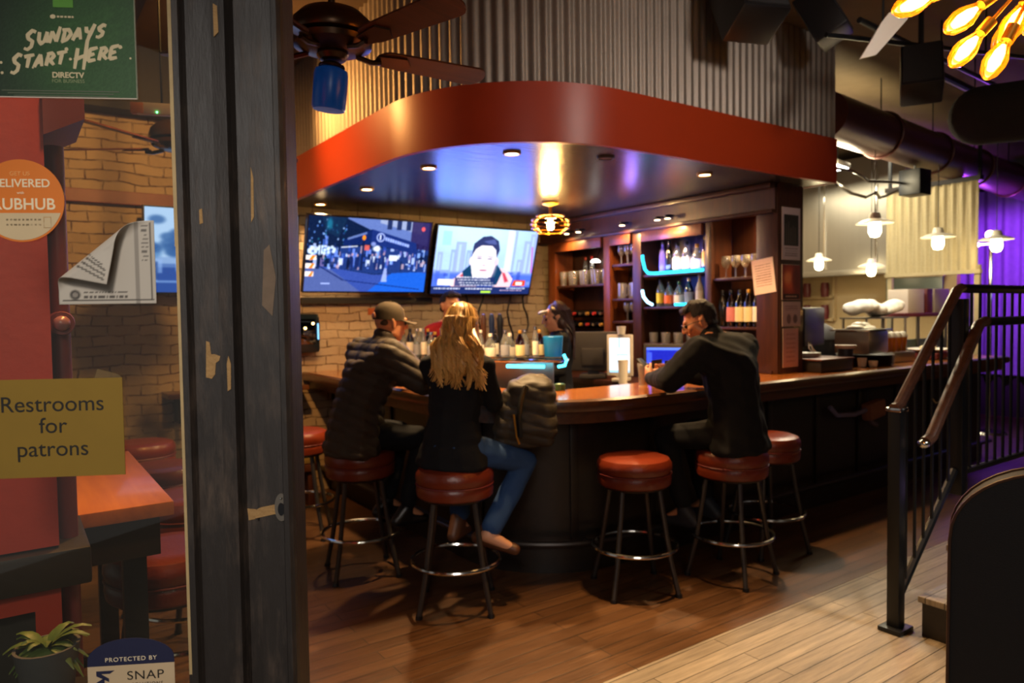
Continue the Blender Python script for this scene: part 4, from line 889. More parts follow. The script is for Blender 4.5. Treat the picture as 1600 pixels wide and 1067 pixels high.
# blonde woman
blond = woodmat('golden_blonde_hair', '#a87430', '#eec274', 'Z', 6, .36)
W = dict(pel=(0, -.03, .865), waist=(0, .0, 1.01), chest=(0, .04, 1.175), neck=(0, .065, 1.345), head=(.025, .085, 1.482), shL=(-.165, .04, 1.285), shR=(.165, .04, 1.285), elL=(-.22, .22, 1.14), elR=(.18, .11, 1.09), wrL=(-.10, .46, 1.135), wrR=(.0, .41, 1.14),
         hipL=(-.09, .0, .845), hipR=(.095, .0, .845), knL=(-.13, .36, .79), knR=(.27, .33, .735), anL=(-.12, .25, .37), anR=(.16, .07, .375), heelR=(.08, .10, .345), toeR=(.29, .13, .295), heelL=(-.12, .18, .305), toeL=(-.13, .36, .295), pitch=math.radians(-6), yaw=math.radians(0))
person('woman with long wavy blonde hair in a black top and blue jeans on a stool', (STOOLS['woman'][0], STOOLS['woman'][1], 0), math.radians(30), seated(**W), SKIN2,
       [jacket(BLACKF, .022, .10, 0, wrinkle(.006, 30, 2), 'top', hemw=1.32), trousers(DENIM, .014), shoes(mat('brown_boot_leather', '#55331f', .5, bump=.2), .18), long_hair(blond, .31, .27, 270, .040, 3, True, back=.125, shift=.045)], fem=True)

# man in black hunched over the bar
hairm = fabric('dark_brown_hair', '#241a14', .6, .5, 260)
def beard(t, g, MH, w_):
    b = B(); b.hull([(MH @ V(c), r) for c, r in (((-.048, .02, -.05), .022), ((.048, .02, -.05), .022), ((0, .066, -.092), .020), ((-.03, .06, -.075), .018), ((.03, .06, -.075), .018))])
    mobj('beard', remesh(b, .006, 3, wrinkle(.002, 150, 3)), fabric('brown_stubble', '#7a5236', .8), t)
def glasses(t, g, MH, w_):
    b = B()
    for s in (-1, 1):
        b.tube([MH @ V((s*.034+.023*math.cos(a*PI/8), .108, .006+.018*math.sin(a*PI/8))) for a in range(16)], .0022, 5, True); b.tube([MH @ V((s*.057, .106, .012)), MH @ V((s*.088, .03, .012)), MH @ V((s*.090, -.015, .002))], .002, 5)
    b.tube([MH @ V((-.011, .110, .01)), MH @ V((.011, .110, .01))], .002, 5); b.obj('glasses', M['black_plastic'], t)
CH = math.radians(100)
person('man in a black jacket and glasses hunched over his phone at the bar', (STOOLS['black'][0], STOOLS['black'][1], 0), CH,
       seated(pel=(0, -.05, .87), waist=(0, -.02, 1.04), chest=(0, .02, 1.24), neck=(0, .11, 1.405), head=(-.01, .20, 1.50), shL=(-.21, .09, 1.33), shR=(.22, .03, 1.34), elL=(-.28, .24, 1.168), elR=(.27, .26, 1.165), wrL=(-.09, .49, 1.145), wrR=(.08, .50, 1.145),
              hdL=(.45, .80, .30), hdR=(-.85, .50, .15), pnL=(.8, -.5, .1), pnR=(-.3, -.9, .2), pitch=math.radians(-24), yaw=math.radians(32)),
       SKIN, [jacket(BLACKF, .045, .11, .22, wrinkle(.008, 24, 8), arm=1.15, hemw=1.15), trousers(DARKJ), shoes(mat('dark_trainer', '#23262e', .6)), short_hair(hairm), glasses], curl=(.55, .6))
# his phone
tag(B().box((0, 0, 0), (.072, .009, .15), bev=.004, M=Matrix.Translation((3.375, 3.300, 1.212)) @ Matrix.Rotation(.35, 4, 'Z') @ Matrix.Rotation(-.9, 4, 'X')).obj('phone', M['black_plastic']), 'black phone held in the hands of the man in black', 'phone')

# bartenders
def visor_cap(t, g, MH, w_):
    b = B(); b.hull([(MH @ V(c), r) for c, r in (((-.05, .075, .075), .012), ((.05, .075, .075), .012), ((0, .105, .075), .014), ((-.022, .125, .068), .012), ((.022, .125, .068), .012))]); b.obj('white_visor', M['white_plastic'], t)
darkhair = woodmat('dark_brown_long_hair', '#1c1010', '#3c2218', 'Z', 6, .4)
person('woman bartender with long dark hair in black behind the bar', (3.86, 4.80, 0), math.radians(152), standing(yaw=0, pitch=math.radians(-10), head=(0, .035, 1.515)), SKIN2,
       [jacket(BLACKF, .014, .12, 0, wrinkle(.005, 30, 12), 'top'), trousers(DARKJ), shoes(M['black_plastic']), long_hair(darkhair, .36, .20, 110, .010, 8, False, back=.11), visor_cap], fem=True)
person('man in a red shirt behind the bar, mostly hidden by the blonde woman', (3.11, 5.37, 0), math.radians(270), standing(pel=(0, 0, .97), waist=(0, 0, 1.1), chest=(0, 0, 1.32), neck=(0, .0, 1.49), head=(0, .02, 1.63), shL=(-.19, 0, 1.42), shR=(.19, 0, 1.42), elL=(-.22, .02, 1.14), elR=(.22, .02, 1.14), wrL=(-.12, .20, 1.05), wrR=(.12, .20, 1.05), hipL=(-.1, 0, .92), hipR=(.1, 0, .92), knL=(-.1, .02, .5), knR=(.1, .02, .5)), SKIN,
       [jacket(fabric('red_shirt_fabric', '#8e1720'), .014, .10, 0, wrinkle(.005, 30, 14), 'shirt'), trousers(DARKJ), shoes(M['black_plastic']), short_hair(hairm)])
# ------------------------------------------------------------ things on and behind the bar
stn = thing('bar_station', 'stainless steel bottle station inside the curve of the bar', 'bar station', (3.04, 4.33, 0), math.radians(35))
B().box((0, 0, .45), (.42, .70, .88), bev=.01).obj('body', M['steel'], stn); B().box((0, .03, 1.06), (.02, .68, .34)).obj('upstand', M['steel'], stn)
B().box((-.07, 0, 1.225), (.20, .84, .018), bev=.004).obj('bottle_shelf', M['chrome'], stn); B().tube([(-.17, -.42, 1.25), (-.17, .42, 1.25)], .008, 8).obj('guard_rail', M['chrome'], stn)
B().tube([(-.19, -.30, 1.19), (-.19, -.02, 1.19)], .012, 8).obj('cyan_light_tube', emis('cyan_tube_bright', (.05, .62, .9), 4), stn)
B().tube([(-.19, -.40, 1.19), (-.19, -.45, 1.20), (-.185, -.46, 1.235), (-.18, -.44, 1.275)], .010, 8).obj('cyan_light_tube', bpy.data.materials['cyan_tube_bright'], stn)
rs_ = random.Random(4); Ms = Matrix.Translation((3.04, 4.33, 0)) @ Matrix.Rotation(math.radians(35), 4, 'Z')
kinds = [('tall', 'clear', 'white', 'white'), ('whisky', 'clear', 'grey', 'silver'), ('tall', 'green', 'cream', 'gold'), ('wine', 'dark', 'white', 'black'), ('whisky', 'amber', 'cream', 'gold'), ('tall', 'clear', 'grey', 'silver'), ('squat', 'clear', 'white', 'white'), ('thin', 'clear', 'white', 'silver')]
for r in range(2):
    for k in range(6):
        p = Ms @ V((-.125+.10*r, .36-k*.115, 1.234)); kk = kinds[(k*3+r*5) % 8]
        bottle(*kk, tuple(p), 'bottle in the %s row of the steel bar station, %s' % (['front', 'back'][r], nth(k, 6)), 'bottles on the bar station', s=.70 if kk[0] in ('wine', 'tall') else .78)
tw = thing('beer_tap_tower', 'chrome beer tower with tall black tap handles behind the blonde woman', 'beer tap', (3.22, 4.80, 0), math.radians(35))
B().box((0, 0, .5), (.35, .5, 1.0), bev=.01).obj('cabinet', M['steel'], tw); B().lathe([(0, 1.0), (.075, 1.0), (.06, 1.02), (.05, 1.05), (.05, 1.24), (.06, 1.26), (.06, 1.30), (.04, 1.33), (0, 1.335)], 24).obj('column', M['chrome'], tw)
for i, y in enumerate((-.07, 0, .07)):
    tp = B().tube([(-.05, y, 1.24), (-.12, y, 1.25), (-.13, y, 1.20)], .012, 8).obj('tap', M['chrome'], tw)
    B().lathe([(0, 1.27), (.013, 1.275), (.012, 1.33), (.022, 1.40), (.024, 1.52), (.014, 1.56), (0, 1.565)], 14, (-.125, y, 0)).obj('handle', [M['black_plastic'], mat('navy_handle', '#1c2a4c', .3), M['nosing']][i], tp)
sh = thing('glass_shelf', 'narrow steel shelf of bottles behind the bar between the two left customers', 'shelf', (2.755, 5.2, 0), 0)
B().box((0, 0, 1.20), (.16, .62, .02), bev=.004).obj('shelf_board', M['chrome'], sh); [B().box((0, y, .595), (.05, .03, 1.19)).obj('leg', M['steel'], sh) for y in (-.26, .26)]; B().box((0, 0, .45), (.15, .58, .03)).obj('lower_board', M['steel'], sh)
Mh = Matrix.Translation((2.755, 5.2, 0))
for k in range(10):
    p = Mh @ V((-.035+.07*(k % 2), .28-k*.06, 1.21)); kk = kinds[(k*5+1) % 8]; bottle(*kk, tuple(p), 'bottle on the narrow steel shelf between the left customers, ' + nth(k, 10), 'bottles on the narrow shelf', s=.8)
bl = B(); bl.lathe([(0, 0), (.05, .0), (.062, .02), (.072, .16), (.069, .165), (.065, .15), (.05, .03), (0, .02)], 24); o = bl.obj('ice_bucket', mat('bright_blue_plastic', '#0a72b8', .35)); o.location = (3.171, 4.019, 1.2345)
tag(o, 'bright blue plastic ice bucket beside the woman bartender', 'bucket')
# pint of beer, napkin holder and jars in front of the man in black
pint = thing('beer_glass', 'full pint of amber beer beside the hand of the man in black', 'glass', (3.44, 3.39, 1.0745))
mobj('glass', gcache['pint'], None, pint); B().lathe([(0, .010), (.027, .012), (.039, .125), (0, .125)], 18).obj('beer', beer, pint); B().lathe([(0, .125), (.039, .125), (.040, .138), (0, .138)], 18).obj('foam', M['white_plastic'], pint)
nh = thing('napkin_caddy', 'black napkin caddy standing on the bar behind the beer', 'caddy', (3.69, 3.45, 1.0745), .3)
B().box((0, 0, .005), (.16, .11, .01)).box((0, .05, .08), (.15, .008, .15)).box((0, -.05, .08), (.15, .008, .15)).obj('holder', M['black_plastic'], nh); B().box((0, 0, .07), (.13, .08, .115), bev=.004).obj('napkins', M['post_wood'], nh)
cj = B().lathe([(0, 0), (.028, 0), (.03, .01), (.03, .12), (.022, .135), (0, .135)], 18).obj('candle_jar', M['white_plastic']); cj.location = (3.545, 3.50, 1.0745); tag(cj, 'small cream jar on the bar behind the pint of beer', 'jar')
gb = B().lathe([(0, 0), (.036, 0), (.036, .036), (.02, .042), (0, .042)], 18).obj('green_bowl', mat('green_ceramic', '#24492c', .4)); gb.location = (2.86, 3.56, 1.0745); tag(gb, 'small green bowl at the inner edge of the bar', 'bowl')
kn = tag(B().hull([((0, 0, .02), (.05, .035, .02)), ((.05, .03, .03), (.035, .03, .025)), ((-.04, .02, .02), (.04, .03, .02))], 2).obj('crumpled_napkin', M['paper']), 'crumpled pale napkin on the bar next to the draped jacket', 'napkin'); kn.location = (2.56, 3.42, 1.0745)

# puffer jacket draped over the bar edge between the woman and the bar
def draped():
    b = B(); th = math.radians(225); f = V((math.cos(th), math.sin(th), 0)); s = V((-f.y, f.x, 0)); c0 = V((2.405, 3.245, 0)); P = lambda a, o, z: c0 + s*a*.72 + f*o*.8 + V((0, 0, z))
    b.hull([(P(-.09, -.10, 1.13), (.06, .06, .035)), (P(.09, -.10, 1.13), (.06, .06, .035)), (P(-.10, .06, 1.155), (.06, .06, .05)), (P(.10, .06, 1.155), (.06, .06, .05)), (P(0, .02, 1.185), .045)])
    b.hull([(P(-.10, .09, 1.13), .065), (P(.11, .09, 1.13), .065), (P(-.13, .165, .93), .05), (P(.15, .165, .93), .05)]); b.hull([(P(-.13, .165, .93), .05), (P(.15, .165, .93), .05), (P(-.12, .15, .87), .04), (P(.13, .15, .87), .04)])
    b.hull([(P(-.14, .10, 1.11), .055), (P(-.20, .18, .93), .055)]); b.hull([(P(-.20, .18, .93), .055), (P(-.20, .17, .87), .045)])
    b.hull([(P(-.06, -.02, 1.17), .05), (P(.07, -.02, 1.17), .05), (P(0, -.08, 1.16), .05)])
    return remesh(b, .009, 4, quilt(.011, .062, -.35, 5)), P
me, P = draped(); dj = thing('puffer_jacket', 'dark quilted puffer jacket draped over the bar edge beside the blonde woman', 'jacket'); mobj('shell', me, fabric('grey_brown_puffer', '#39332b', .5, .15, 160), dj)
B().tube([P(-.10, .245, 1.02), P(-.075, .265, .90), P(-.06, .245, .86)], .006, 6).obj('zip', M['brass'], dj)
B().tube([P(-.02, .15, 1.165), P(-.05, .19, 1.10), P(-.06, .25, 1.0), P(-.05, .26, .9)], .016, 6).obj('strap', M['black_plastic'], dj)
# bag hanging under the right arm of the bar
bg = thing('hanging_bag', 'small tan and lilac bag hanging by a strap under the right arm of the bar', 'bag', (6.0, 3.24, .655))
B().box((0, -.03, .05), (.26, .09, .15), bev=.03, M=Matrix.Rotation(-.12, 4, 'Y')).obj('pouch', fabric('tan_pouch', '#8a5a44'), bg)
B().tube([(-.12, -.03, .06), (-.3, -.03, .035), (-.55, -.02, .05), (-.62, 0, .12)], .020, 8).obj('strap', fabric('lilac_strap', '#77708e'), bg); B().tube([(-.1, -.03, .0), (-.05, -.04, -.06), (.0, -.05, -.08)], .02, 8).obj('cord', fabric('lilac_cord', '#6a5a60'), bg)
B().tube([(-.05, .0, .12), (-.03, .02, .26), (-.02, .03, .36)], .006, 6).obj('hook_loop', M['black_plastic'], bg)

# cage lamp hanging from the canopy
M['dark_brass'] = mat('dark_brass', '#8a5c1c', .3, .85, .1)
cl = thing('cage_pendant', 'gold pendant lamp with a cage of stacked rings over the bar', 'pendant lamp', (3.87, 4.92, SZ), 0)
B().lathe([(0, 0), (.075, 0), (.072, -.015), (.03, -.03), (.014, -.04), (.014, -.10), (.03, -.11), (.03, -.14), (0, -.145)], 24).obj('ceiling_rose', M['brass'], cl)
for z, r in ((-.118, .12), (-.152, .162), (-.188, .17), (-.224, .162), (-.258, .12)): B().tube([(r*math.cos(a*PI/18), r*math.sin(a*PI/18), z) for a in range(36)], .006, 6, True).obj('ring', M['dark_brass'], cl)
for k in range(6):
    a = k*PI/3; B().tube([(.02*math.cos(a), .02*math.sin(a), -.10)]+[(r*math.cos(a), r*math.sin(a), z) for z, r in ((-.12, .10), (-.17, .165), (-.22, .165), (-.268, .105))], .004, 6).obj('rib', M['brass'], cl)
B().lathe([(0, -.14), (.018, -.145), (.030, -.18), (.032, -.21), (.022, -.24), (0, -.25)], 18).obj('bulb', emis('amber_bulb', (1, .62, .22), 40), cl)
light('POINT', 'cage_pendant_light', (3.87, 4.92, SZ-.2), 80, (1, .58, .18), .05)

# ------------------------------------------------------------ ceiling fans
def ceiling_fan(loc, rz, label, blade_m, shade=True, tilt=0.0, drop=.6):
    t = thing('ceiling_fan', label, 'ceiling fan', loc, rz)
    B().lathe([(0, .16), (.05, .16), (.12, .145), (.155, .11), (.165, .07), (.160, .055), (.13, .045), (.155, .04), (.15, .02), (.10, .0), (0, -.005)], 36).obj('motor_housing', M['bronze'], t)
    B().tube([(0, 0, .15), (0, 0, drop)], .014, 10).lathe([(0, drop), (.07, drop), (.06, drop-.04), (.02, drop-.07), (.014, drop-.07)], 24).obj('downrod', M['bronze'], t)
    for k in range(5):
        a = k*2*PI/5; Mx = Matrix.Rotation(a, 4, 'Z')
        bl = B(); pts = []
        for i in range(9): q = PI/2+i*PI/8; pts.append((.24+.055*math.cos(q), .055*math.sin(q)))
        for i in range(9): q = -PI/2+i*PI/8; pts.append((.63+.055*math.cos(q), .068*math.sin(q)))
        bl.prism(pts, -.004, .004, Mx @ Matrix.Translation((0, 0, .012)) @ Matrix.Rotation(math.radians(-12), 4, 'X')); o = bl.obj('blade', blade_m, t)
        B().tube([(.10, 0, .0), (.16, 0, -.012), (.20, .0, -.006)], .011, 6).prism([(.18, -.03), (.30, -.045), (.335, 0), (.30, .045), (.18, .03)], -.004, .003, Matrix.Translation((0, 0, .004)) @ Matrix.Rotation(math.radians(-12), 4, 'X')).obj('blade_arm', M['bronze'], o).matrix_local = Mx
    if shade:
        B().lathe([(0, .0), (.06, -.005), (.062, -.012), (.05, -.03), (.03, -.036), (0, -.036)], 24).obj('switch_housing', M['bronze'], t)
        Mt = Matrix.Translation((.0, 0, -.008)) @ Matrix.Rotation(tilt, 4, (R0*.4+V((Fw.x, Fw.y, 0))).normalized())
        o = B().lathe([(.030, -.03), (.05, -.042), (.052, -.05)], 24, M=Mt).obj('lamp_holder', M['bronze'], t)
        B().lathe([(.040, -.052), (.062, -.062), (.066, -.08), (.066, -.205), (.060, -.215), (0, -.217), (0, -.21), (.057, -.207), (.061, -.2), (.061, -.08), (.055, -.066), (.040, -.056)], 28, M=Mt).obj('lamp_shade', M['blue_shade'], t)
    return t
M['bronze'] = mat('dark_bronze', '#4a3524', .3, .8, .15); M['blade'] = woodmat('walnut_blade', '#3a1c0e', '#5e3218', 'X', 2, .4); M['blue_shade'] = mat('blue_painted_glass', '#0d4f9e', .3, var=.35, scale=25, emit='#0a4aa0', estr=.06)
ceiling_fan((1.075, 2.735, 2.60), math.radians(-2), 'dark wooden ceiling fan with a blue lamp shade in front of the canopy', M['blade'], True, math.radians(7), ZC-2.60)
ceiling_fan((.84, 4.50, 2.53), math.radians(1), 'dark ceiling fan seen through the window pane, mostly behind the post', M['blade'], False, 0, ZC-2.53)
em = thing('emergency_light', 'small pale emergency light with a green indicator seen through the window', 'emergency light', (.58, 3.66, 2.50), math.radians(-20))
em.scale = (.62, .62, .62); B().box((0, 0, .04), (.24, .06, .085), bev=.01).obj('casing', M['white_plastic'], em); B().box((-.115, -.002, .04), (.09, .066, .08), bev=.01).obj('lamp_head', mat('orange_lens', '#d08a48', .4), em); B().sph((0.02, -.032, .012), .006).obj('indicator', emis('green_led', (.1, 1, .25), 8), em)
B().tube([(.05, 0, .08), (.05, 0, (ZC-2.50)/.62)], .008, 8).obj('stem', M['black_metal'], em)

# ------------------------------------------------------------ lamps over the pass
ceram = mat('white_enamel', '#e4dccb', .3); pb = emis('pendant_bulb', (1, .86, .52), 7)
for k_, ((x, y, z), d) in enumerate(zip([(6.16, 3.3, 2.29), (7.35, 3.32, 2.23), (7.95, 3.05, 2.21), (8.35, 5.18, 2.16), (8.55, 4.62, 2.06)], ['nearest the bar canopy, in front of the steel hood', 'second from the canopy, in front of the corrugated screen', 'farthest right, beside the purple light', 'low in front of the steel hood, leftmost', 'low at the corner of the corrugated screen'])):
    t = thing('pendant_lamp', 'white enamel pendant lamp ' + d, 'pendant lamp', (x, y, z), 0, 'enamel pendant lamps over the pass')
    B().lathe([(.0, .10), (.035, .10), (.045, .08), (.05, .05), (.10, .035), (.150, .012), (.150, .006), (.09, .02), (.045, .03), (0, .03)], 28).obj('lamp_shade', ceram, t)
    B().lathe([(0, .03), (.042, .028), (.052, -.02), (.052, -.07), (.036, -.105), (0, -.115)], 20).obj('bulb_jar', pb, t)
    B().tube([(0, 0, .09), (0, 0, (2.93 if k_ < 2 else ZC)-z)], .004, 6).obj('cord', M['black_plastic'], t)
    light('POINT', 'pendant_light', (x, y, z-.15), 2.4, (1, .78, .42), .05)
fl = thing('work_light', 'bright white rectangular work light under the ducts beside the canopy', 'light', (6.62, 3.92, 2.93), math.radians(10)); B().box((0, 0, .03), (.32, .14, .05), bev=.01).obj('housing', M['steel'], fl); B().box((0, 0, .0), (.28, .11, .012)).obj('diffuser', emis('cool_white_panel', (.95, 1, .95), 9), fl); B().tube([(0, 0, .05), (0, 0, ZC-2.93)], .008, 6).obj('stem', M['black_metal'], fl)
light('AREA', 'work_light_beam', (6.62, 3.92, 2.91), 14, (.98, 1, .92), .28, (6.9, 4.7, 1.2), sy=.1)
# ducts and pipes
dk = thing('air_duct', 'long round reddish duct running under the ceiling over the pass', 'duct', (0, 0, 0)); B().cyl((5.35, 3.28, 3.1), (11.2, 3.83, 3.1), .19, seg=28).obj('duct_pipe', M['duct'], dk)
for x in (6.4, 7.6, 8.8, 10.0): yy = 3.28+(x-5.35)/6.05*.57; B().tube([(x, yy+.2*math.sin(a*PI/12), 3.1+.2*math.cos(a*PI/12)) for a in range(24)], .012, 6, True).obj('joint_ring', M['duct'], dk); B().tube([(x, yy, 3.28), (x, yy, ZC)], .006, 6).obj('hanger', M['black_metal'], dk)
ins = thing('insulated_duct', 'thick black insulated duct with a rounded end near the ceiling', 'duct', (0, 0, 0)); B().hull([((5.19, 2.09, 2.80), .185), ((5.8, 1.2, 2.83), .2)], 3).obj('insulation', mat('black_insulation', '#1a1816', .95, bump=.8, bscale=120), ins); [B().tube([(5.25+.55*q, 2.05-.85*q, 2.9), (5.25+.55*q, 2.05-.85*q, ZC)], .008, 6).obj('hanger', M['black_metal'], ins) for q in (.25, .8)]
for (p, q, r), d in zip([((4.2, 2.35, 3.28), (8.5, 2.75, 3.44), .018), ((4.1, 2.5, 3.22), (8.6, 1.4, 3.40), .015), ((5.26, 2.6, 3.33), (9.6, 2.9, 3.33), .03)], ['thin dark pipe slanting under the ceiling, lower of two', 'thin dark pipe crossing behind the speakers', 'dark steel pipe along the ceiling above the duct']):
    t = thing('ceiling_pipe', d, 'pipe', (0, 0, 0)); B().tube([p, q], r, 10).obj('pipe', M['black_metal'], t)
    for f in (.3, .8): m_ = V(p).lerp(V(q), f); B().tube([m_, (m_.x, m_.y, ZC)], .006, 6).obj('hanger', M['black_metal'], t)
cb = B(); cb.tube([(5.6+.22*k+.05*math.sin(k*2), 3.55+.03*k+.06*math.cos(k*1.7), 2.76-.12*math.sin(k*PI/9)+.03*math.sin(k*2.3)) for k in range(10)], .016, 8).tube([(5.7+.2*k, 3.5+.05*math.sin(k*2.), 2.83-.10*math.sin(k*PI/9)) for k in range(10)], .013, 8)
tag(cb.obj('cable_bundle', mat('flexible_conduit', '#4a4238', .4, .4)), 'sagging bundle of flexible cables below the duct', 'cable')
vb = thing('junction_box', 'dark square box hanging below the duct beside the cables', 'box', (7.1, 3.42, 2.62)); B().box((0, 0, .13), (.22, .2, .24), bev=.01).obj('casing', M['black_metal'], vb); B().tube([(0, 0, .24), (0, 0, .32)], .012, 6).obj('stem', M['black_metal'], vb)
# speakers
def speaker(loc, rz, label, s=1):
    t = thing('loudspeaker', label, 'loudspeaker', loc, rz, 'black ceiling loudspeakers'); Mx = Matrix.Rotation(math.radians(-28), 4, 'X') @ Matrix.Diagonal((s, s, s, 1))
    B().box((0, 0, 0), (.30, .26, .42), bev=.02, M=Mx).obj('cabinet', M['black_plastic'], t); B().box((0, -.132, 0), (.27, .012, .38), bev=.01, M=Mx).obj('grille', mat('speaker_grille', '#1a1a1c', .8, bump=.6, bscale=400), t)
    B().tube([(0, .05, .18*s), (0, .06, ZC-loc[2])], .016, 8).obj('bracket', M['black_metal'], t)
speaker((3.67, 2.75, 3.42), math.radians(-20), 'black loudspeaker hanging before the corrugated skirt, leftmost of three', 1.05)
speaker((4.74, 2.25, 3.03), math.radians(-62), 'black loudspeaker hanging under the ceiling near the bulbs', .78)
speaker((4.42, 2.72, 3.47), math.radians(20), 'black loudspeaker close under the ceiling at the end of the corrugated skirt', .8)
wp = thing('reflector_panel', 'white tapered reflector panel hanging from the pipes', 'panel', (4.05, 2.13, 3.10), math.radians(-35)); B().plate([(-.13, -.14), (-.04, -.12), (.13, .07), (.16, .13), (.03, .11), (-.01, .06)], -.008, .008).obj('panel', M['white_plastic'], wp); [B().tube([(q, 0, r), (q, 0, ZC-3.10)], .006, 6).obj('wire', M['black_metal'], wp) for q, r in ((.1, .09), (.0, .04))]
# sputnik chandelier with bare bulbs
ch = thing('bulb_chandelier', 'cluster chandelier of brass arms ending in glowing amber bulbs', 'chandelier', (2.43, .80, 2.56))
B().sph((0, 0, 0), .06, 3).tube([(0, 0, .04), (0, 0, ZC-2.56)], .01, 8).obj('hub', M['brass'], ch)
shell = glass('amber_bulb_glass', '#ffc864', .1, .02, .10, '#ffb050'); fil = emis('filament_glow', (1, .66, .22), 26); halo = emis('bulb_inner_glow', (1, .50, .08), 2.2)
BULBS = [(2.149, 1.042, 2.436), (2.265, .959, 2.394), (2.267, .953, 2.305), (2.381, .877, 2.377), (2.337, .903, 2.276), (2.43, .84, 2.395), (2.62, .62, 2.40), (2.60, .98, 2.42), (2.45, .55, 2.52), (2.2, .7, 2.6), (2.65, .85, 2.66)]
for p in BULBS:
    d = (V(p)-V((2.43, .80, 2.56))); L = d.length; q = d.to_track_quat('Z', 'Y').to_matrix().to_4x4()
    arm = B().tube([d*.1, d*(1-.075/L)], .005, 8).obj('arm', M['brass'], ch); Mb = Matrix.Translation(d*(1-.10/L)) @ q
    B().cyl((0, 0, 0), (0, 0, .045), .017, .016, 14).obj('socket', M['brass'], arm).matrix_local = Mb
    g = B().lathe([(.013, .044), (.018, .06), (.031, .095), (.032, .115), (.024, .145), (.010, .160), (0, .162)], 18).obj('bulb', shell, arm); g.matrix_local = Mb
    f = B(); f.lathe([(0, .055), (.006, .058), (.015, .08), (.0175, .11), (.010, .135), (0, .14)], 12); f.obj('filament', fil, arm).matrix_local = Mb
for p in BULBS[:9]: light('POINT', 'bulb_light', V(p)+(V(p)-V((2.43, .8, 2.56))).normalized()*.02, 1.5, (1, .52, .16), .02)

# ------------------------------------------------------------ the pass: food and dishes on the right arm of the bar
BT = 1.0745
ut = thing('utensil_box', 'dark wooden service tray box at the end of the back bar', 'tray', (5.33, 3.32, BT)); B().box((0, 0, .045), (.44, .34, .09), bev=.006).obj('box', M['black_wood'], ut); B().box((0, 0, .096), (.47, .37, .012), bev=.003).obj('lid', M['post_wood'], ut)
pl_ = thing('plate_stack', 'small stack of pale plates on the dark tray box', 'plates', (5.27, 3.36, BT+.102)); [B().lathe([(0, 0), (.06, 0), (.095, .012), (.095, .015), (.06, .004), (0, .004)], 24, (0, 0, .008*k)).obj('plate', ceram, pl_) for k in range(4)]
tg = thing('serving_tongs', 'steel serving tongs leaning by the dark caddy', 'tongs', (5.50, 3.42, BT+.11), .4); B().tube([(0, 0, .0), (-.10, .02, .05), (-.22, .02, .10)], .008, 6).tube([(0, .02, .0), (-.10, .05, .06), (-.22, .03, .11)], .008, 6).obj('arms', M['chrome'], tg)
uc = thing('utensil_caddy', 'dark round caddy of utensils on the bar before the steel pan', 'caddy', (5.64, 3.26, BT)); B().lathe([(0, 0), (.055, 0), (.06, .17), (.054, .17), (.05, .012), (0, .012)], 20).obj('pot', mat('dark_stoneware', '#23222c', .4), uc); B().lathe([(0, .14), (.07, .165), (.085, .19), (.075, .19), (0, .16)], 16).obj('paper_liner', M['paper'], uc)
for i, (x, y, h) in enumerate([(5.86, 3.24, .075), (5.918, 3.178, .05)]):
    o = B().lathe([(0, 0), (.03, 0), (.038, h), (.034, h), (.028, .008), (0, .008)], 18).obj('ramekin', ceram); o.location = (x, y, BT); tag(o, ['taller', 'lower'][i] + ' white ramekin on the bar edge right of the dark caddy', 'ramekin', 'ramekins on the pass')
ts = thing('tray_stack', 'low stack of dark round trays under the steel pan', 'trays', (6.12, 3.36, BT)); [B().lathe([(0, 0), (.21, 0), (.235, .02), (.23, .02), (.2, .005), (0, .005)], 36, (0, 0, k*.018)).obj('tray', mat('dark_tray', '#2b241e', .4), ts) for k in range(5)]
sp_ = thing('steel_pan', 'deep stainless steel pan heaped with white rolls on the dark trays', 'pan', (6.10, 3.38, BT+.10), .1); B().box((0, 0, .1), (.40, .30, .20), bev=.025, taper=1.0).obj('pan', M['steel'], sp_); B().box((0, 0, .205), (.46, .34, .014), bev=.004).obj('rim', M['chrome'], sp_)
B().hull([((-.12, 0, .22), (.05, .08, .03)), ((.1, 0, .22), (.06, .08, .025))]).sph((-.06, 0, .245), (.06, .06, .03)).sph((.08, .02, .24), (.07, .06, .03)).obj('rolls', ceram, sp_)
rz_ = thing('riser_box', 'grey metal riser box under the four amber drinks', 'riser', (6.66, 3.40, BT)); B().box((0, 0, .045), (.42, .22, .09), bev=.006).obj('box', M['steel'], rz_)
amb = mat('amber_tea', '#c87818', .15, emit=None, var=.1)
for k in range(4):
    t = thing('drink_cup', 'amber drink with a white top on the grey riser box, ' + nth(k, 4), 'drink', (6.51+k*.098, 3.38, BT+.09), 0, 'amber drinks on the pass'); B().lathe([(0, 0), (.034, 0), (.043, .13), (0, .13)], 18).obj('drink', amb, t); B().lathe([(.0, .13), (.046, .13), (.046, .145), (.03, .175), (0, .185)], 18).obj('lid', ceram, t)
pp = thing('serving_plate', 'white oval plate heaped with food right of the amber drinks', 'plate', (7.28, 3.36, BT+.06)); B().lathe([(0, 0), (.12, .0), (.19, .03), (.185, .035), (.12, .01), (0, .01)], 28).obj('plate', ceram, pp); B().sph((-.03, 0, .04), (.09, .07, .035)).sph((.07, .02, .05), (.06, .05, .03)).obj('food', mat('pale_food', '#d8c49a', .7, bump=.5), pp)
bx = thing('riser_box', 'dark red riser box under the white oval plate', 'riser', (7.28, 3.36, BT)); B().box((0, 0, .03), (.34, .3, .058), bev=.006).obj('box', M['maroon'], bx)
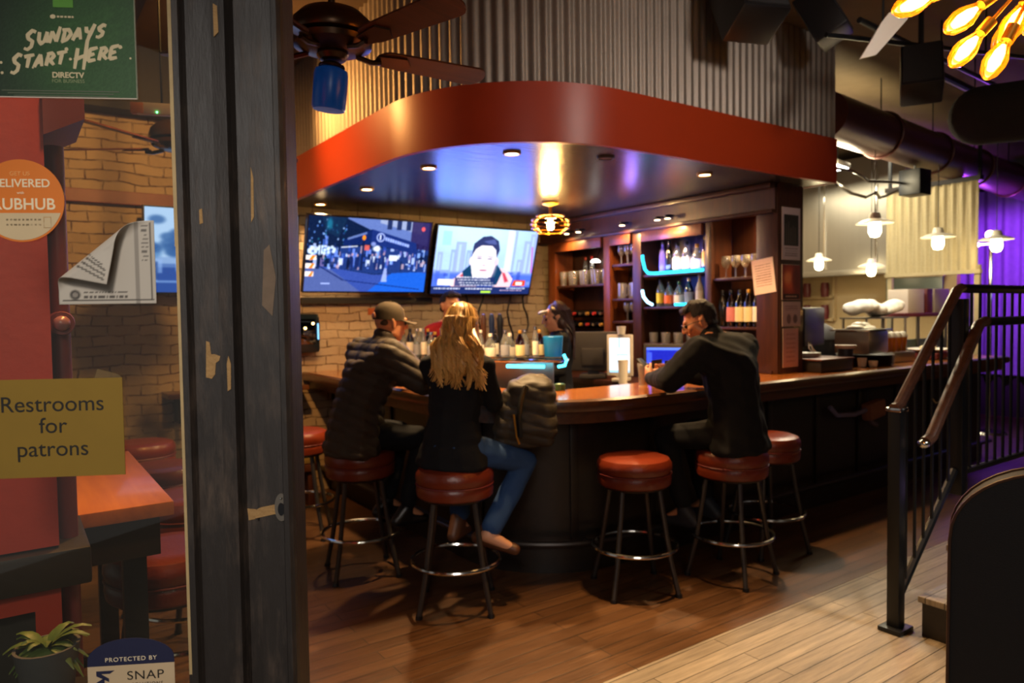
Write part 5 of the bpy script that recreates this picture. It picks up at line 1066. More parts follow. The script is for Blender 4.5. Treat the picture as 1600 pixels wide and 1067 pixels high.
# pass shelf behind
ps = thing('pass_shelf', 'reddish shelf on steel legs behind the bar, stacked with white paper', 'shelf', (8.35, 4.02, 0)); B().box((.25, 0, 1.485), (1.5, .30, .04), bev=.006).obj('shelf_board', M['maroon'], ps)
for x in (-.48, .3, .98): B().tube([(x, .1, 0), (x, .1, 1.465)], .02, 10).obj('leg', M['steel'], ps)
B().box((.25, .12, .6), (1.5, .02, 1.2)).obj('back_sheet', mat('pale_green_sheet', '#9aa58c', .6), ps)
for k, (x, w_, h, mm_) in enumerate([(8.17, .36, .26, 'paper'), (8.48, .13, .27, 'maroon'), (8.77, .36, .27, 'paper')]):
    o = B().box((0, 0, h/2), (w_, .22, h), bev=.008).obj('box', M[mm_]); o.location = (x, 4.02, 1.505); tag(o, ['pale cardboard box left of the dark red box on the pass shelf', 'narrow dark red box on the pass shelf', 'pale cardboard box right of the dark red box on the pass shelf'][k], 'box')
tr_ = thing('towel_rack', 'steel wire stand carrying a heap of white towels behind the pan', 'rack', (7.33, 3.92, 0)); [B().tube([(x, y, 0), (x, y, 1.46)], .012, 8).obj('leg', M['steel'], tr_) for x in (-.38, .38) for y in (-.12, .12)]; B().box((0, 0, 1.465), (.84, .28, .015)).obj('top', M['steel'], tr_)
tw_ = B(); rs_ = random.Random(2)
for k in range(12): tw_.sph((-.35+.064*k+rs_.uniform(-.01, .01), rs_.uniform(-.05, .05), .075+.03*math.sin(k*.7)), (.07, .11, .07), 2)
o = mobj('towel_heap', remesh(tw_, .012, 5, wrinkle(.008, 28, 9)), fabric('white_towel', '#e8e0d4')); o.location = (7.33, 3.92, 1.487); tag(o, 'heap of rolled white towels on the steel wire stand', 'towels')
mo = thing('order_screen', 'black back of an order screen behind the pan', 'monitor', (6.12, 3.86, 0), .25); B().box((0, 0, 1.40), (.56, .05, .36), bev=.02).obj('casing', M['black_plastic'], mo); B().tube([(0, .03, 1.25), (0, .03, .02)], .03, 10).lathe([(0, 0), (.18, 0), (.16, .02), (0, .025)], 20, (0, .03, 0)).obj('stand', M['black_metal'], mo)
pf = thing('round_bin', 'dark round lidded bin behind the white towels', 'bin', (7.12, 4.43, 0)); B().lathe([(0, 0), (.19, 0), (.21, 1.25), (0, 1.25)], 24).obj('body', M['black_plastic'], pf); B().lathe([(0, 1.42), (.08, 1.41), (.17, 1.35), (.215, 1.26), (.215, 1.24), (0, 1.24)], 24).obj('lid', M['grey_plastic'], pf)
ks = thing('wall_shelf', 'cream frame of small shelves with dark red goods on the kitchen wall', 'shelf', (9.54, 5.95, 1.4)); B().box((0, 0, .32), (.06, .56, .03)).box((0, 0, .62), (.06, .56, .03)).box((0, .27, .32), (.06, .03, .64)).box((0, -.27, .32), (.06, .03, .64)).obj('frame', M['cream_wall'], ks)
for k in range(4):
    o = B().lathe([(0, 0), (.05, 0), (.06, .10), (.05, .2), (0, .2)], 14).obj('jar', M['maroon']); o.location = (9.50, 5.80+.28*(k % 2), 1.735 if k < 2 else 1.42); tag(o, 'dark red jar on the %s kitchen shelf, %s' % ('upper' if k < 2 else 'lower', 'right' if k % 2 == 0 else 'left'), 'jar', 'dark red jars in the kitchen')
B().box((0, 0, .005), (.06, .56, .03)).obj('bottom_board', M['cream_wall'], ks)

# ------------------------------------------------------------ platform railing and steps
RY = 1.75
rl_ = thing('stair_railing', 'black metal stair railing with worn wooden handrails at the steps', 'railing', (3.48, RY, 0))
B().box((0, 0, .535), (.06, .06, 1.07), bev=.006).obj('newel_post', M['black_metal'], rl_); B().box((0, 0, .012), (.13, .11, .022), bev=.004).obj('foot_plate', M['black_metal'], rl_); B().box((0, 0, 1.08), (.075, .075, .02), bev=.005).obj('post_cap', M['chrome'], rl_)
B().box((.64, 0, 1.09), (.07, .07, 1.04), bev=.006).obj('newel_post', M['black_metal'], rl_)
def prof_rail(pts, w_, h): b = B(); b.tube(pts, .022, 10); return b
B().tube([(-.03, 0, 1.085), (.02, 0, 1.10), (.61, 0, 1.655), (.66, 0, 1.668)], .026, 10).obj('handrail', M['rail_wood'], rl_); B().tube([(.66, 0, 1.665), (2.0, 0, 1.665), (4.5, 0, 1.665)], .024, 8).obj('top_rail', M['black_metal'], rl_)
B().tube([(.13, -.07, .915), (.19, -.07, .935), (.70, -.07, 1.475), (.78, -.07, 1.49)], .028, 10).obj('handrail', M['rail_wood'], rl_); B().tube([(.78, -.07, 1.487), (4.5, -.07, 1.487)], .024, 8).obj('middle_rail', M['black_metal'], rl_); B().sph((.115, -.07, .91), (.03, .03, .022)).obj('end_cap', M['chrome'], rl_)
for x in (.35, .74): B().tube([(x, -.07, 1.10 if x < .5 else 1.48), (x, -.02, 1.08 if x < .5 else 1.46), (x, 0, 1.10 if x < .5 else 1.45)], .009, 6).obj('rail_bracket', M['black_metal'], rl_)
B().tube([(.03, 0, .16), (.60, 0, .70)], .02, 8).obj('bottom_rail', M['black_metal'], rl_); B().tube([(.67, 0, .68), (4.5, 0, .68)], .018, 8).obj('bottom_rail', M['black_metal'], rl_)
for k in range(6): x = .09+k*.088; B().tube([(x, 0, .16+(x-.03)*.947), (x, 0, 1.10+(x-.02)*.94)], .0085, 6).obj('baluster', M['black_metal'], rl_)
for k in range(36): x = .78+k*.105; B().tube([(x, 0, .68), (x, 0, 1.66)], .0085, 6).obj('baluster', M['black_metal'], rl_)
for x in (1.9, 3.2, 4.5): B().box((x, 0, 1.12), (.05, .05, 1.1)).obj('newel_post', M['black_metal'], rl_)
st_ = thing('step_lights', 'row of violet light dashes along the edge of the raised platform', 'light strip', (4.12, 1.2, .57)); pk = emis('violet_dash', (.62, .38, 1), 2.4)
for k in range(16): B().box((.02, .32-k*.075, .008), (.02, .048, .012), bev=.003).obj('dash', pk, st_)
# dining table with candles on the platform, purple lit end wall
dt = thing('dining_table', 'dark dining table on the raised platform behind the railing', 'table', (8.0, 2.1-.85, .57)); B().lathe([(0, .72), (.42, .72), (.43, .745), (.42, .76), (0, .76)], 32).obj('table_top', M['black_wood'], dt); B().tube([(0, 0, .02), (0, 0, .72)], .04, 10).lathe([(0, 0), (.25, 0), (.22, .03), (0, .04)], 24).obj('pedestal', M['black_metal'], dt)
cglow = emis('candle_glow', (1, .55, .18), 14)
CA = [(7.72, 1.52), (7.97, 1.46)]
for k, (x, y) in enumerate(CA):
    t = thing('candle_lamp', ['left', 'right'][k] + ' glowing candle glass on the platform table behind the railing', 'candle', (x, y, 1.331), 0, 'candle glasses on the platform table'); B().lathe([(.03, 0), (.045, .09), (.042, .09), (.028, .004), (0, .004)], 16).obj('glass', gm, t); B().lathe([(0, .004), (.026, .006), (.034, .06), (.02, .085), (0, .09)], 14).obj('candle', cglow, t)
light('POINT', 'candle_light', (7.85, 1.5, 1.5), 2.5, AMBER, .04)
dr = thing('wall_drape', 'tall violet lit drape at the far end of the room', 'drape', (11.42, 3.9, .0)); corrugated([(0, .95), (0, -1.1)], .6, 3.2, .22, .05).obj('fabric', fabric('grey_drape', '#8a86a0'), dr, ang=1.2); B().tube([(0, 1.0, 3.22), (0, -1.15, 3.22)], .02, 8).obj('rod', M['black_metal'], dr)
ul = thing('uplight', 'small violet stage light on a pole near the far drape', 'stage light', (9.85, 3.84, 0)); B().tube([(0, 0, .02), (0, 0, 2.42)], .022, 8).lathe([(0, 0), (.2, 0), (.18, .03), (0, .035)], 20).obj('pole', M['chrome'], ul); B().cyl((-.02, 0, 2.44), (.10, 0, 2.40), .05, .06, 18).obj('lamp_head', M['black_metal'], ul); B().sph((-.03, 0, 2.44), .05).obj('lens', emis('violet_lens', (.55, .15, 1), 25), ul); B().sph((.0, .16, 2.33), .035).tube([(0, 0, 2.33), (0, .16, 2.33)], .01, 6).obj('second_lens', emis('violet_lens_small', (.75, .35, 1), 18), ul)
light('SPOT', 'uplight_beam', (9.95, 3.95, 2.42), 120, PURPLE, .05, (11.4, 4.2, 1.9), 1.5, .5); light('POINT', 'violet_spill', (9.6, 3.7, 2.5), 14, PURPLE, .06)
cv = Canvas(80, 50, '#2a3a6a').rect(.04, .06, .96, .94, '#4a64b8').ell(.4, .5, .3, .3, '#2a3a7a', .8, .8).rect(.1, .1, .9, .2, '#9ab0f0', .7); ft = thing('television', 'blue lit television frame at the right edge of the view on the far side', 'television', (10.2, 2.9, 1.62), math.radians(-75), 'far television'); B().box((0, .03, .3), (1.0, .05, .6), bev=.008).obj('casing', M['black_plastic'], ft); cv.mesh('screen', .97, .57, screen_mat, ft, (0, .002, .015)); B().tube([(0, .06, .3), (0, .12, .3), (0, .12, ZC-1.62)], .03, 8).obj('mount', M['black_metal'], ft)
# high backed chair in the right foreground
hc_ = thing('high_back_chair', 'dark high backed chair with a rounded top in the right foreground', 'chair', (2.437, .746, 0), math.radians(-68))
def archpts(w_, top, z0, n=20):
    r = w_*.95; pts = [(-w_, z0), (-w_*.99, top-r*.85)]; 
    for i in range(n+1): a = PI-PI*i/n; pts.append((w_*math.cos(a)*.985, top-r*.8+r*.8*math.sin(a)))
    return pts + [(w_*.99, top-r*.85), (w_, z0)]
b = B(); b.plate(archpts(.285, 1.10, .30), -.05, .05); b.obj('backrest', mat('black_upholstery', '#131418', .7, bump=.2, bscale=200), hc_)
ap = archpts(.287, 1.102, .30)
B().tube([(x, -.055, z) for x, z in ap], .0045, 8).obj('piping', mat('tan_piping', '#4a3020', .5), hc_); B().tube([(x, .05, z) for x, z in ap], .0045, 8).obj('piping', bpy.data.materials['tan_piping'], hc_)
B().box((0, .27, .42), (.54, .52, .12), bev=.03).obj('seat', bpy.data.materials['black_upholstery'], hc_)
for x in (-.22, .22):
    for y in (.02, .46): B().tube([(x, y, .37), (x*1.08, y+(.03 if y > .2 else -.03), 0)], [.024, .016], 8).obj('leg', M['black_wood'], hc_)
# ------------------------------------------------------------ storefront: post, window pane and what is stuck on it
GX, GY, GR = .2436, 1.4166, math.radians(-29)
def jambmat():
    k = NT('weathered_black_paint'); p = k.n('ShaderNodeBsdfPrincipled')
    tc = k.n('ShaderNodeTexCoord'); mp = k.n('ShaderNodeMapping', Scale=(1, 1, .18)); k.l(tc.outputs['Object'], mp.inputs[0])
    nz = k.n('ShaderNodeTexNoise', Scale=55, Detail=8, Roughness=.7); k.l(mp.outputs[0], nz.inputs[0]); n2 = k.n('ShaderNodeTexNoise', Scale=7, Detail=5); k.l(tc.outputs['Object'], n2.inputs[0])
    ml = k.n('ShaderNodeMath', operation='MULTIPLY'); k.l(nz.outputs[0], ml.inputs[0]); k.l(n2.outputs[0], ml.inputs[1])
    r = k.n('ShaderNodeValToRGB'); e = r.color_ramp.elements; e[0].position = .24; e[0].color = c4('#28221e'); e[1].position = .50; e[1].color = c4('#8a6a48'); x = e.new(.36); x.color = c4('#40352d'); x = e.new(.44); x.color = c4('#57483b')
    k.l(ml.outputs[0], r.inputs[0]); k.l(r.outputs[0], p.inputs['Base Color'])
    rr = k.n('ShaderNodeMapRange'); rr.inputs[3].default_value = .35; rr.inputs[4].default_value = .7; k.l(nz.outputs[0], rr.inputs[0]); k.l(rr.outputs[0], p.inputs['Roughness'])
    b = k.n('ShaderNodeBump', Strength=.5, Distance=.004); k.l(nz.outputs[0], b.inputs['Height']); k.l(b.outputs[0], p.inputs['Normal']); k.l(p.outputs[0], k.out.inputs[0]); return k.m
JM = jambmat(); chipm = mat('bare_tan_wood', '#a07c4c', .8, var=.3, scale=40, bump=.3, bscale=120)
def gobj(o): o.location = (GX, GY, 0); o.rotation_euler.z = GR; return o
prof = [(0, .085), (0, .022), (.014, .022), (.014, -.004), (.018, -.014), (.028, -.014), (.032, -.006), (.036, 0), (.080, 0), (.083, -.012), (.108, -.016), (.112, -.004), (.118, .008), (.140, .008), (.143, -.006), (.186, -.006), (.189, -.015), (.198, -.016), (.204, -.010), (.207, .0), (.209, .085)]
d1 = bpy.data.objects.new('door_1', B().prism(prof, 0, 3.2).mesh('door_1', False)); d1.data.materials.append(JM); C.objects.link(d1); d1['kind'] = 'structure'; gobj(d1)
B().prism([(-.0005, .020), (.0135, .020), (.0135, .026), (-.0005, .026)], 1.70, 3.2).prism([(.001, .019), (.010, .019), (.010, .026), (.001, .026)], .9, 1.70).obj('inner_bead', mat('cream_old_paint', '#b49a6c', .7, var=.25, scale=30), d1, False)
def chip(pts, x, z, y, m=chipm): B().plate([(x+px_, z+pz) for px_, pz in pts], y-.0012, y+.002).obj('paint_chip', m, d1, False)
chip([(-.008, -.03), (.002, -.033), (.008, -.025), (.010, -.004), (.016, .0), (.018, .008), (.008, .012), (.002, .012), (.0, .034), (-.006, .036)], .062, 1.490, 0)
chip([(-.003, -.03), (.003, -.026), (.004, .02), (.0, .034), (-.003, .02)], .0985, 1.465, -.0152)
chip([(-.022, -.010), (.010, -.004), (.030, -.002), (.034, .012), (.012, .014), (-.012, .010), (-.024, .004)], .158, 1.208, -.0062)
chip([(-.006, -.012), (.006, -.010), (.008, .008), (-.008, .010)], .126, 1.203, .0078)
chip([(-.004, -.028), (.004, -.02), (.003, .026), (-.004, .03)], .094, 2.095, -.0152); chip([(-.003, -.014), (.003, -.012), (.002, .014), (-.003, .012)], .054, 1.752, 0)
chip([(-.003, -.05), (.002, -.04), (.003, .03), (-.001, .05)], .146, 1.79, -.0062); chip([(-.012, -.05), (.006, -.07), (.014, .0), (.004, .06), (-.006, .05)], .170, 1.64, -.0062, mat('worn_bare_wood', '#6d5a48', .8, var=.3, scale=60))
sp_o = B(); sp_o.plate([(.012*math.cos(a*PI/12)*(1 if True else 1), .026*math.sin(a*PI/12)) for a in range(24)], -.0095, -.006, Matrix.Translation((.183, 0, 1.217))); so_ = sp_o.obj('strike_plate', mat('dark_steel_plate', '#8d8478', .35, .8), d1)
B().plate([(.006*math.cos(a*PI/8), .012*math.sin(a*PI/8)) for a in range(16)], -.0115, -.0092, Matrix.Translation((.183, 0, 1.214))).obj('latch_hole', M['black_plastic'], so_); B().sph((.183, -.0095, 1.234), .003, 1).obj('screw', M['chrome'], so_)
# window pane, sill, frame, bulkhead
w1 = bpy.data.objects.new('window_1', B().box((-.5, .03, .77), (1.0, .16, .06), bev=.006).box((-1.03, .03, 1.9), (.08, .10, 2.3)).box((-.5, .03, 3.06), (1.14, .10, .12)).box((-.53, .03, .37), (1.08, .10, .74)).mesh('window_1', False)); w1.data.materials.append(JM); C.objects.link(w1); w1['kind'] = 'structure'; gobj(w1)
B().box((-.495, .030, 1.9), (.99, .005, 2.2)).obj('glass_pane', glass('street_window_glass', '#eef0ea', .025, .0, .012, '#b8b0a8'), w1, False)
wf = bpy.data.objects.new('wall_front', B().box((-2.1, .04, 1.8), (2.06, .12, 3.6)).box((.35, .04, 3.4), (2.9, .12, .4)).mesh('wall_front', False)); wf.data.materials.append(M['brick']); C.objects.link(wf); wf['kind'] = 'structure'; gobj(wf)
GYS = .0268
def sticker(name, label, cat):
    o = thing(name, label, cat); return gobj(o)
TXY = GYS-.0003
def gt(body, size, m, par, x, z, **k):
    k.setdefault('ext', .0003); return text('lettering', body, size, m, par, (x, TXY, z), **k)
cream = mat('cream_ink', '#dccaa0', .6); blk = mat('black_ink', '#1c1812', .6); dkg = mat('dim_ink', '#8d9a6c', .6)
# green poster
po = sticker('green_poster', 'dark green poster with cream brush lettering at the top of the window pane', 'poster')
c = Canvas(110, 140, '#1c2a1e').ell(.75, .22, .6, .42, '#2c5a26', .8, .9).ell(.35, .95, .5, .3, '#15201a', .8, .9)
for i in range(22): a = random.uniform(.2, 1.3); c.line((.35+.3*random.random(), .05+.3*random.random()), (.8+.2*random.random(), .2+.25*random.random()), .002, '#447a34', .35)
c.blur(2).grain(.05)
PW = .252; B().box((-.0585-PW/2, GYS+.0008, 1.967+.19), (PW, .0014, .38)).obj('sheet', M['paper'], po); c.mesh('print', PW-.004, .376, print_mat, po, (-.0585-PW/2, GYS, 1.969))
B().box((-.0592, GYS-.0006, 2.157), (.0012, .0006, .38)).obj('edge_line', mat('pale_edge', '#6f7a5c', .5), po)
B().box((-.181, TXY, 2.155), (.034, .0008, .055)).obj('green_badge', mat('bright_green', '#5c9a34', .5), po)
bq = B(); [bq.box((x_, TXY, 2.111), (w__, .0006, .0032)) for x_, w__ in ((-.190, .004), (-.184, .005), (-.1775, .004), (-.171, .005), (-.1655, .003))]; bq.obj('small_print', cream, po, False); B().sph((-.199, TXY, 2.111), (.005, .0005, .004), 2).obj('small_mark', cream, po)
STK = {'S': [[(.95, .88), (.62, 1), (.22, .78), (.32, .58), (.7, .42), (.62, .14), (.3, 0), (0, .1)]], 'U': [[(.05, 1), (.08, .35), (.35, .0), (.68, .2), (.85, .95)], [(.85, .95), (.9, .05)]], 'N': [[(0, 0), (.15, .95)], [(.15, .95), (.72, .05)], [(.72, .05), (.95, 1.25)]],
       'D': [[(.2, .0), (.3, .95)], [(.0, .95), (.7, .92), (.98, .55), (.6, .12), (.05, -.05)]], 'A': [[(0, 0), (.5, 1)], [(.5, 1), (.85, 0)], [(.2, .36), (.78, .4)]], 'Y': [[(.05, 1), (.15, .6), (.55, .5)], [(.95, 1.15), (.5, .2), (.35, -.35)]],
       'T': [[(-.05, .93), (1.05, 1.02)], [(.5, .97), (.42, 0)]], 'R': [[(.1, 0), (.22, 1)], [(.05, .95), (.6, 1), (.85, .75), (.6, .5), (.2, .45)], [(.4, .47), (.98, 0)]], 'H': [[(.15, 1), (0, -.1)], [(1.0, 1.4), (.85, -.2)], [(-.1, .38), (.95, .58)]], 'E': [[(.15, 1), (.05, 0)], [(.1, .97), (.98, 1.08)], [(.1, .5), (.72, .58)], [(.05, .02), (.92, .08)]]}
def brush(word, x0, x1, z0, z1, h, first):
    b = B(); n = len(word); sl = (z1-z0)/(x1-x0); x = x0; unit = (x1-x0)/(n+.35)
    for i, chh in enumerate(word):
        if chh == ' ': x += unit*.7; continue
        big = 1.55 if i in first else 1; wl = unit*.82*(1.2 if big > 1 else 1)
        for st in STK[chh]:
            pts = []
            for (u, v) in st:
                px_ = x+u*wl+v*h*.18; pts.append(V((px_, 0, z0+(px_-x0)*sl+(v*big-(.35 if big > 1 else 0))*h)))
            fine = []
            for a_, c_ in zip(pts, pts[1:]): fine += [a_.lerp(c_, q/4) for q in range(4)]
            fine.append(pts[-1]); m_ = len(fine)
            b.tube(fine, [.0031*(1.15-.5*abs(q/(m_-1)-.35)) for q in range(m_)], 8)
        x += wl+unit*.18
    bmesh.ops.transform(b.bm, matrix=Matrix.Translation((0, TXY, 0)) @ Matrix.Diagonal((1, .12, 1, 1)), verts=b.bm.verts); b.obj('brush_lettering', cream, po)
brush('SUNDAYS', -.250, -.104, 2.058, 2.079, .021, (0,)); brush('START HERE', -.274, -.082, 2.016, 2.041, .021, (0, 6))
b = B()
for x, z, r in ((-.178, 2.054, .0034), (-.146, 2.053, .002), (-.086, 2.060, .0036), (-.101, 2.050, .0024), (-.069, 2.040, .002), (-.172, 2.0365, .0026), (-.289, 2.028, .0026), (-.288, 2.010, .0026), (-.236, 2.02, .0018)): b.sph((x, TXY, z), (r, .0005, r), 2)
b.obj('ink_dots', cream, po)
gt('DIRECTV', .0135, cream, po, -.177, 2.0035, bold=.0004); gt('FOR BUSINESS', .0088, dkg, po, -.177, 1.9945)
b = B()
for k in range(3): b.box((-.19, TXY, 1.9795-.0045*k), (.20-.02*k, .0006, .0016))
b.obj('small_print', mat('grey_print', '#5c6450', .6), po, False)
# round orange sticker
so = sticker('round_sticker', 'round orange and cream sticker with white lettering on the window pane', 'sticker'); cx, cz, r = -.2655, 1.7835, .0738
B().plate([(cx+r*math.cos(a*PI/32), cz+r*math.sin(a*PI/32)) for a in range(64)], GYS, GYS+.0012).obj('disc', mat('orange_vinyl', '#d8741c', .5), so)
ch_ = -.022; a0 = math.asin(ch_/(r*.955)); B().plate([(cx+r*.955*math.cos(PI-a0+(PI+2*a0)*k/24), cz+r*.955*math.sin(PI-a0+(PI+2*a0)*k/24)) for k in range(25)], GYS-.0006, GYS+.0002).obj('lower_field', mat('cream_vinyl', '#cbb48c', .55), so)
wi = mat('white_ink', '#ecd9b4', .6)
gt('GET US', .0105, dkg.copy() if False else mat('pale_orange_ink', '#e8a860', .6), so, cx+.0, cz+.045); gt('DELIVERED', .0205, wi, so, cx+.0, cz+.0245, bold=.0003); gt('with', .007, wi, so, cx, cz+.012); gt('GRUBHUB', .0285, wi, so, cx-.0055, cz-.0155, bold=.0004, sx=.97)
bq = B(); [bq.box((cx-.024+.0068*q, TXY, cz_), (.0035+.0018*((q*5) % 3 == 1), .0006, .0030)) for q in range(9) for cz_ in (cz-.034, cz-.043)]; bq.obj('small_print', mat('grey_ink', '#8a7a5c', .6), so, False)
b = B(); [b.box((cx+.044+dx, TXY, cz-.039+dz), (w__, .0006, h__)) for dx, dz, w__, h__ in ((-.006, 0, .001, .019), (.006, 0, .001, .019), (0, .0095, .013, .001), (0, -.0095, .013, .001))]; b.obj('phone_mark', mat('orange_ink', '#c88a44', .6), so)
# restroom notice
rn = sticker('restroom_notice', 'mustard paper notice on the window pane reading Restrooms for patrons', 'notice'); rw = .246; rx = -.1035-rw/2
B().box((rx, GYS+.0008, 1.371), (rw, .0014, .180)).obj('sheet', mat('mustard_paper', '#86691f', .8, var=.10, scale=9), rn); B().plate([(-.152, 1.461), (-.1035, 1.461), (-.1035, 1.4615), (-.112, 1.4680), (-.146, 1.478)], GYS-.0002, GYS+.0006).obj('tape', glass('clear_tape', '#e8d8b0', .05, .2, .10, '#d8c090'), rn)
for s_, x, z in (('Restrooms', -.226, 1.402), ('for', -.2262, 1.3625), ('patrons', -.228, 1.320)): gt(s_, .0405, blk, rn, x, z)
# security sticker
se = sticker('security_sticker', 'small white and navy security sticker with an arched top low on the window pane', 'sticker'); sx_, szz = -.1055, .9225
navy = mat('navy_vinyl', '#222440', .5); al = [(sx_-.0775, szz), (sx_+.0775, szz)] + [(sx_+.0775*math.cos(PI*k/24)*(1 if True else 1), szz+.010+.0405*math.sin(PI*k/24)) for k in range(1, 24)]
B().plate(al, GYS, GYS+.001).obj('arched_top', navy, se); B().box((sx_, GYS+.0005, szz-.045), (.155, .0012, .09)).obj('white_field', mat('white_vinyl', '#c9b08c', .55), se)
gt('PROTECTED BY', .0112, wi, se, sx_, szz+.0075, space=1.15, sx=1.05); gt('SNAP', .0235, blk, se, sx_+.025, szz-.0285, sx=1.12, space=1.08); gt('SOLUTIONS', .009, blk, se, sx_+.028, szz-.041, space=1.2)
b = B(); b.plate([(-.062, -.009), (-.03, -.009), (-.038, -.0145), (-.054, -.0145), (-.040, -.024), (-.040, -.03), (-.062, -.018)], GYS-.0008, GYS); b.plate([(-.062, -.030), (-.048, -.022), (-.048, -.034), (-.062, -.042)], GYS-.0008, GYS)
bmesh.ops.transform(b.bm, matrix=Matrix.Translation((sx_, 0, szz)), verts=b.bm.verts); b.obj('logo_mark', navy, se)
# peeling paper sheet on the inside of the pane
pp_ = sticker('peeling_sheet', 'white printed paper sheet on the window pane, one corner peeled into a curl', 'paper')
def sheet_curl():
    x0, x1, z0, z1 = -.2065, -.0376, 1.596, 1.748; nx, nz = 70, 64; A = V((-.2085, 1.613)); Bp = V((-.046, 1.746)); d = (Bp-A).normalized(); nrm = V((-d.y, d.x)); R_ = .015
    cv = Canvas(nx, nz, '#b9b0a2'); cv.rect(.78, 0, .83, 1, '#8f877c'); cv.line((.04, .05), (.97, .05), .006, '#4a443e'); cv.line((.95, .05), (.95, .97), .006, '#4a443e'); cv.ell(.17, .12, .05, .055, '#3a3632', 1, .4); cv.ell(.17, .12, .03, .033, '#8a8278', 1, .4); cv.textish(.25, .07, .7, .17, 2, '#4a443e', .9)
    for k in range(3): cv.line((.15+.05*k, .62+.04*k), (.05+.05*k, .95), .010, '#5a544c')
    cv.line((.5, .3), (.2, .9), .006, '#4a443e'); cv.textish(.86, .5, .93, .95, 9, '#6a645c')
    ver = []; 
    for j in range(nz):
        for i in range(nx):
            p = V((x0+(x1-x0)*i/(nx-1), z0+(z1-z0)*j/(nz-1))); t_ = (p-A).dot(nrm); y = 0
            if t_ > 0:
                f = p-nrm*t_; L = PI*R_*1.15; wv = 1+.5*((p-A).dot(d)/.2)
                if t_ < L: a = t_/R_/1.15; q = f+nrm*(R_*math.sin(a)); y = -R_*(1-math.cos(a))
                else: q = f-nrm*(t_-L); y = -2*R_+.0008*math.sin((p.x+p.y)*60)
                p = q
            ver.append((p.x, GYS-.0016+y, p.y))
    f = [(j*nx+i, j*nx+i+1, (j+1)*nx+i+1, (j+1)*nx+i) for j in range(nz-1) for i in range(nx-1)]
    me = bpy.data.meshes.new('sheet'); me.from_pydata(ver, [], f); a = np.clip(cv.a, 0, 1)**2.2
    at = me.attributes.new('Col', 'FLOAT_COLOR', 'POINT'); at.data.foreach_set('color', np.concatenate([a, np.ones((nz, nx, 1))], -1).ravel()); me.polygons.foreach_set('use_smooth', [True]*len(f)); return me
o = mobj('sheet', sheet_curl(), print_mat, pp_); sm = o.modifiers.new('thickness', 'SOLIDIFY'); sm.thickness = .0004
# red column, conduit and plant just inside
rc = thing('red_column', 'red painted column with a dark rail and recessed lower panel behind the window', 'column', (-.145, 2.05, 0))
B().box((0, .0, 2.33), (.44, .30, 2.54)).obj('shaft', M['red_column'], rc); B().box((.01, -.018, 1.012), (.54, .325, .085), bev=.008).obj('dark_rail', M['black_wood'], rc)
b = B(); b.box((-.195, 0, .485), (.05, .30, .97)).box((.195, 0, .485), (.05, .30, .97)).box((0, 0, .945), (.34, .30, .05)).box((0, 0, .05), (.34, .30, .10)); b.obj('base_frame', M['red_column'], rc, False); B().box((0, .02, .51), (.34, .25, .82)).obj('recessed_panel', M['dark_wall'], rc, False)
B().plate([(.22, 1.975), (.30, 2.02), (.30, 2.075), (.22, 2.075)], -.16, .10).obj('bracket', M['maroon'], rc, False); B().box((.255, -.12, 2.10), (.075, .05, .05)).obj('bracket_cap', M['red_column'], rc, False)
cd_ = thing('wall_conduit', 'maroon vertical conduit with a round clamp beside the red column', 'conduit', (.098, 1.985, 0)); B().tube([(0, 0, .0), (0, 0, 1.97)], .020, 12).obj('pipe', M['maroon'], cd_)
B().cyl((0, -.045, 1.56), (0, .0, 1.56), .026, .03, 16).obj('clamp', M['maroon'], cd_); B().sph((0, -.05, 1.56), .018, 2).obj('knob', mat('mauve_knob', '#8a5a5c', .3), cd_)
hp = sticker('potted_plant', 'leafy green potted plant on the window sill in the lower left corner', 'plant'); 
b = B(); b.lathe([(0, .80), (.045, .80), (.06, .90), (.054, .90), (.042, .81), (0, .81)], 20, (-.335, .185, 0)); b.obj('pot', mat('grey_pot', '#4a4a50', .6), hp)
b = B(); rp = random.Random(11)
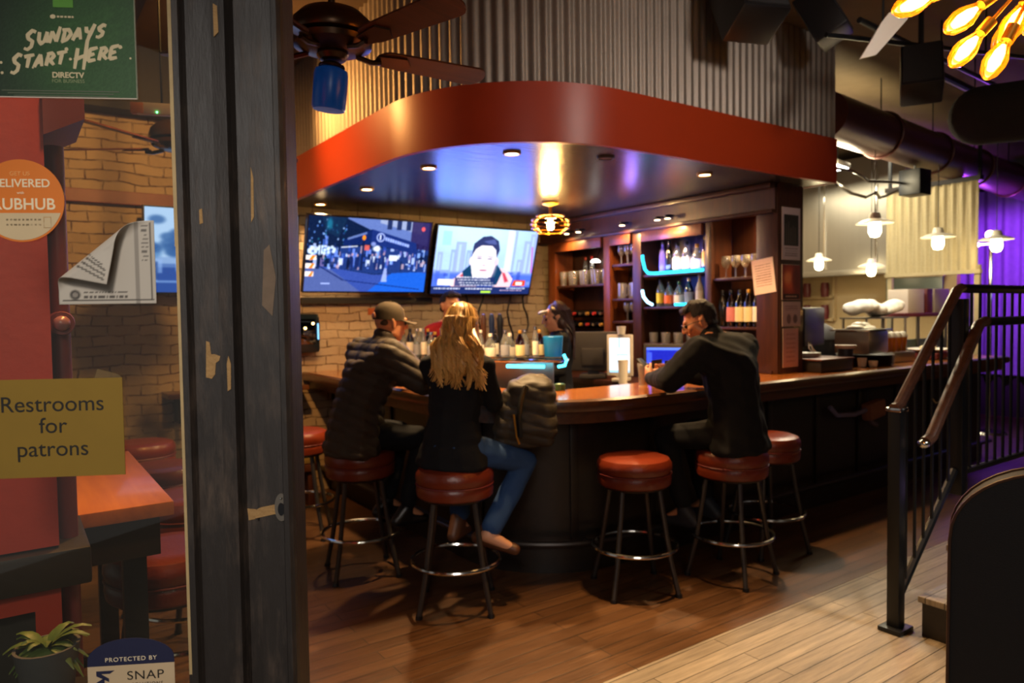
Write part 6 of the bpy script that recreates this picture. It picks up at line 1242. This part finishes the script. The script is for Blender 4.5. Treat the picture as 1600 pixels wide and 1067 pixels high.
for k in range(46):
    a = rp.uniform(0, 6.28); L = rp.uniform(.05, .085); up_ = rp.uniform(.3, 1.5); c0 = V((-.335, .185, .89)); pts = []
    for q in range(6): u = q/5; pts.append(c0+V((math.cos(a)*L*u, math.sin(a)*L*u*.7, up_*L*u-L*1.0*u*u)))
    w2 = .011
    side = V((-math.sin(a), math.cos(a), 0)); row = [(p-side*w2*math.sin(PI*min(.98, .1+.9*i/5)), p+V((0, 0, .003)), p+side*w2*math.sin(PI*min(.98, .1+.9*i/5))) for i, p in enumerate(pts)]
    vs = [[b.bm.verts.new(x) for x in r_] for r_ in row]
    for p, q in zip(vs, vs[1:]): b.bm.faces.new((p[0], p[1], q[1], q[0])); b.bm.faces.new((p[1], p[2], q[2], q[1]))
b.obj('leaves', mat('leaf_green', '#4c5f2c', .5, var=.3), hp)
pst = sticker('plant_stand', 'small stand carrying the potted plant inside the window', 'stand'); B().box((-.335, .185, .785), (.16, .13, .028)).box((-.335, .185, .385), (.05, .05, .77)).obj('stand', M['black_wood'], pst)
import numpy as np, math
f=1120.;p=math.radians(-2.3);r=math.radians(.8);hd=math.radians(55)
O=np.array([0,0,1.57])
F=np.array([math.cos(hd)*math.cos(p),math.sin(hd)*math.cos(p),math.sin(p)])
R0=np.array([math.sin(hd),-math.cos(hd),0]);U0=np.cross(R0,F)
R=math.cos(r)*R0-math.sin(r)*U0; U=math.cos(r)*U0+math.sin(r)*R0
def ray(x,y): return F+(x-800)/f*R-(y-533.5)/f*U
def X(x,y,v): d=ray(x,y); return O+d*(v/d[0])
def Y(x,y,v): d=ray(x,y); return O+d*(v/d[1])
def Z(x,y,v): d=ray(x,y); return O+d*((v-O[2])/d[2])
def D(x,y,v): return O+ray(x,y)*v
def proj(P):
    q=np.array(P)-O; w=q@F; return (800+f*(q@R)/w, 533.5-f*(q@U)/w, w)
G0=np.array([.2436,1.4166,0]);ga=math.radians(-29)
e1=np.array([math.cos(ga),math.sin(ga),0]);e2=np.array([-math.sin(ga),math.cos(ga),0])
def G(x,y,off=0): # glass local s,z
    d=ray(x,y); t=((G0-O)@e2+off)/(d@e2); P=O+d*t; return ((P-G0)@e1,P[2])
def Gp(s,z,off=0): return proj(G0+e1*s+e2*off+np.array([0,0,z]))
np.set_printoptions(precision=3,suppress=True)
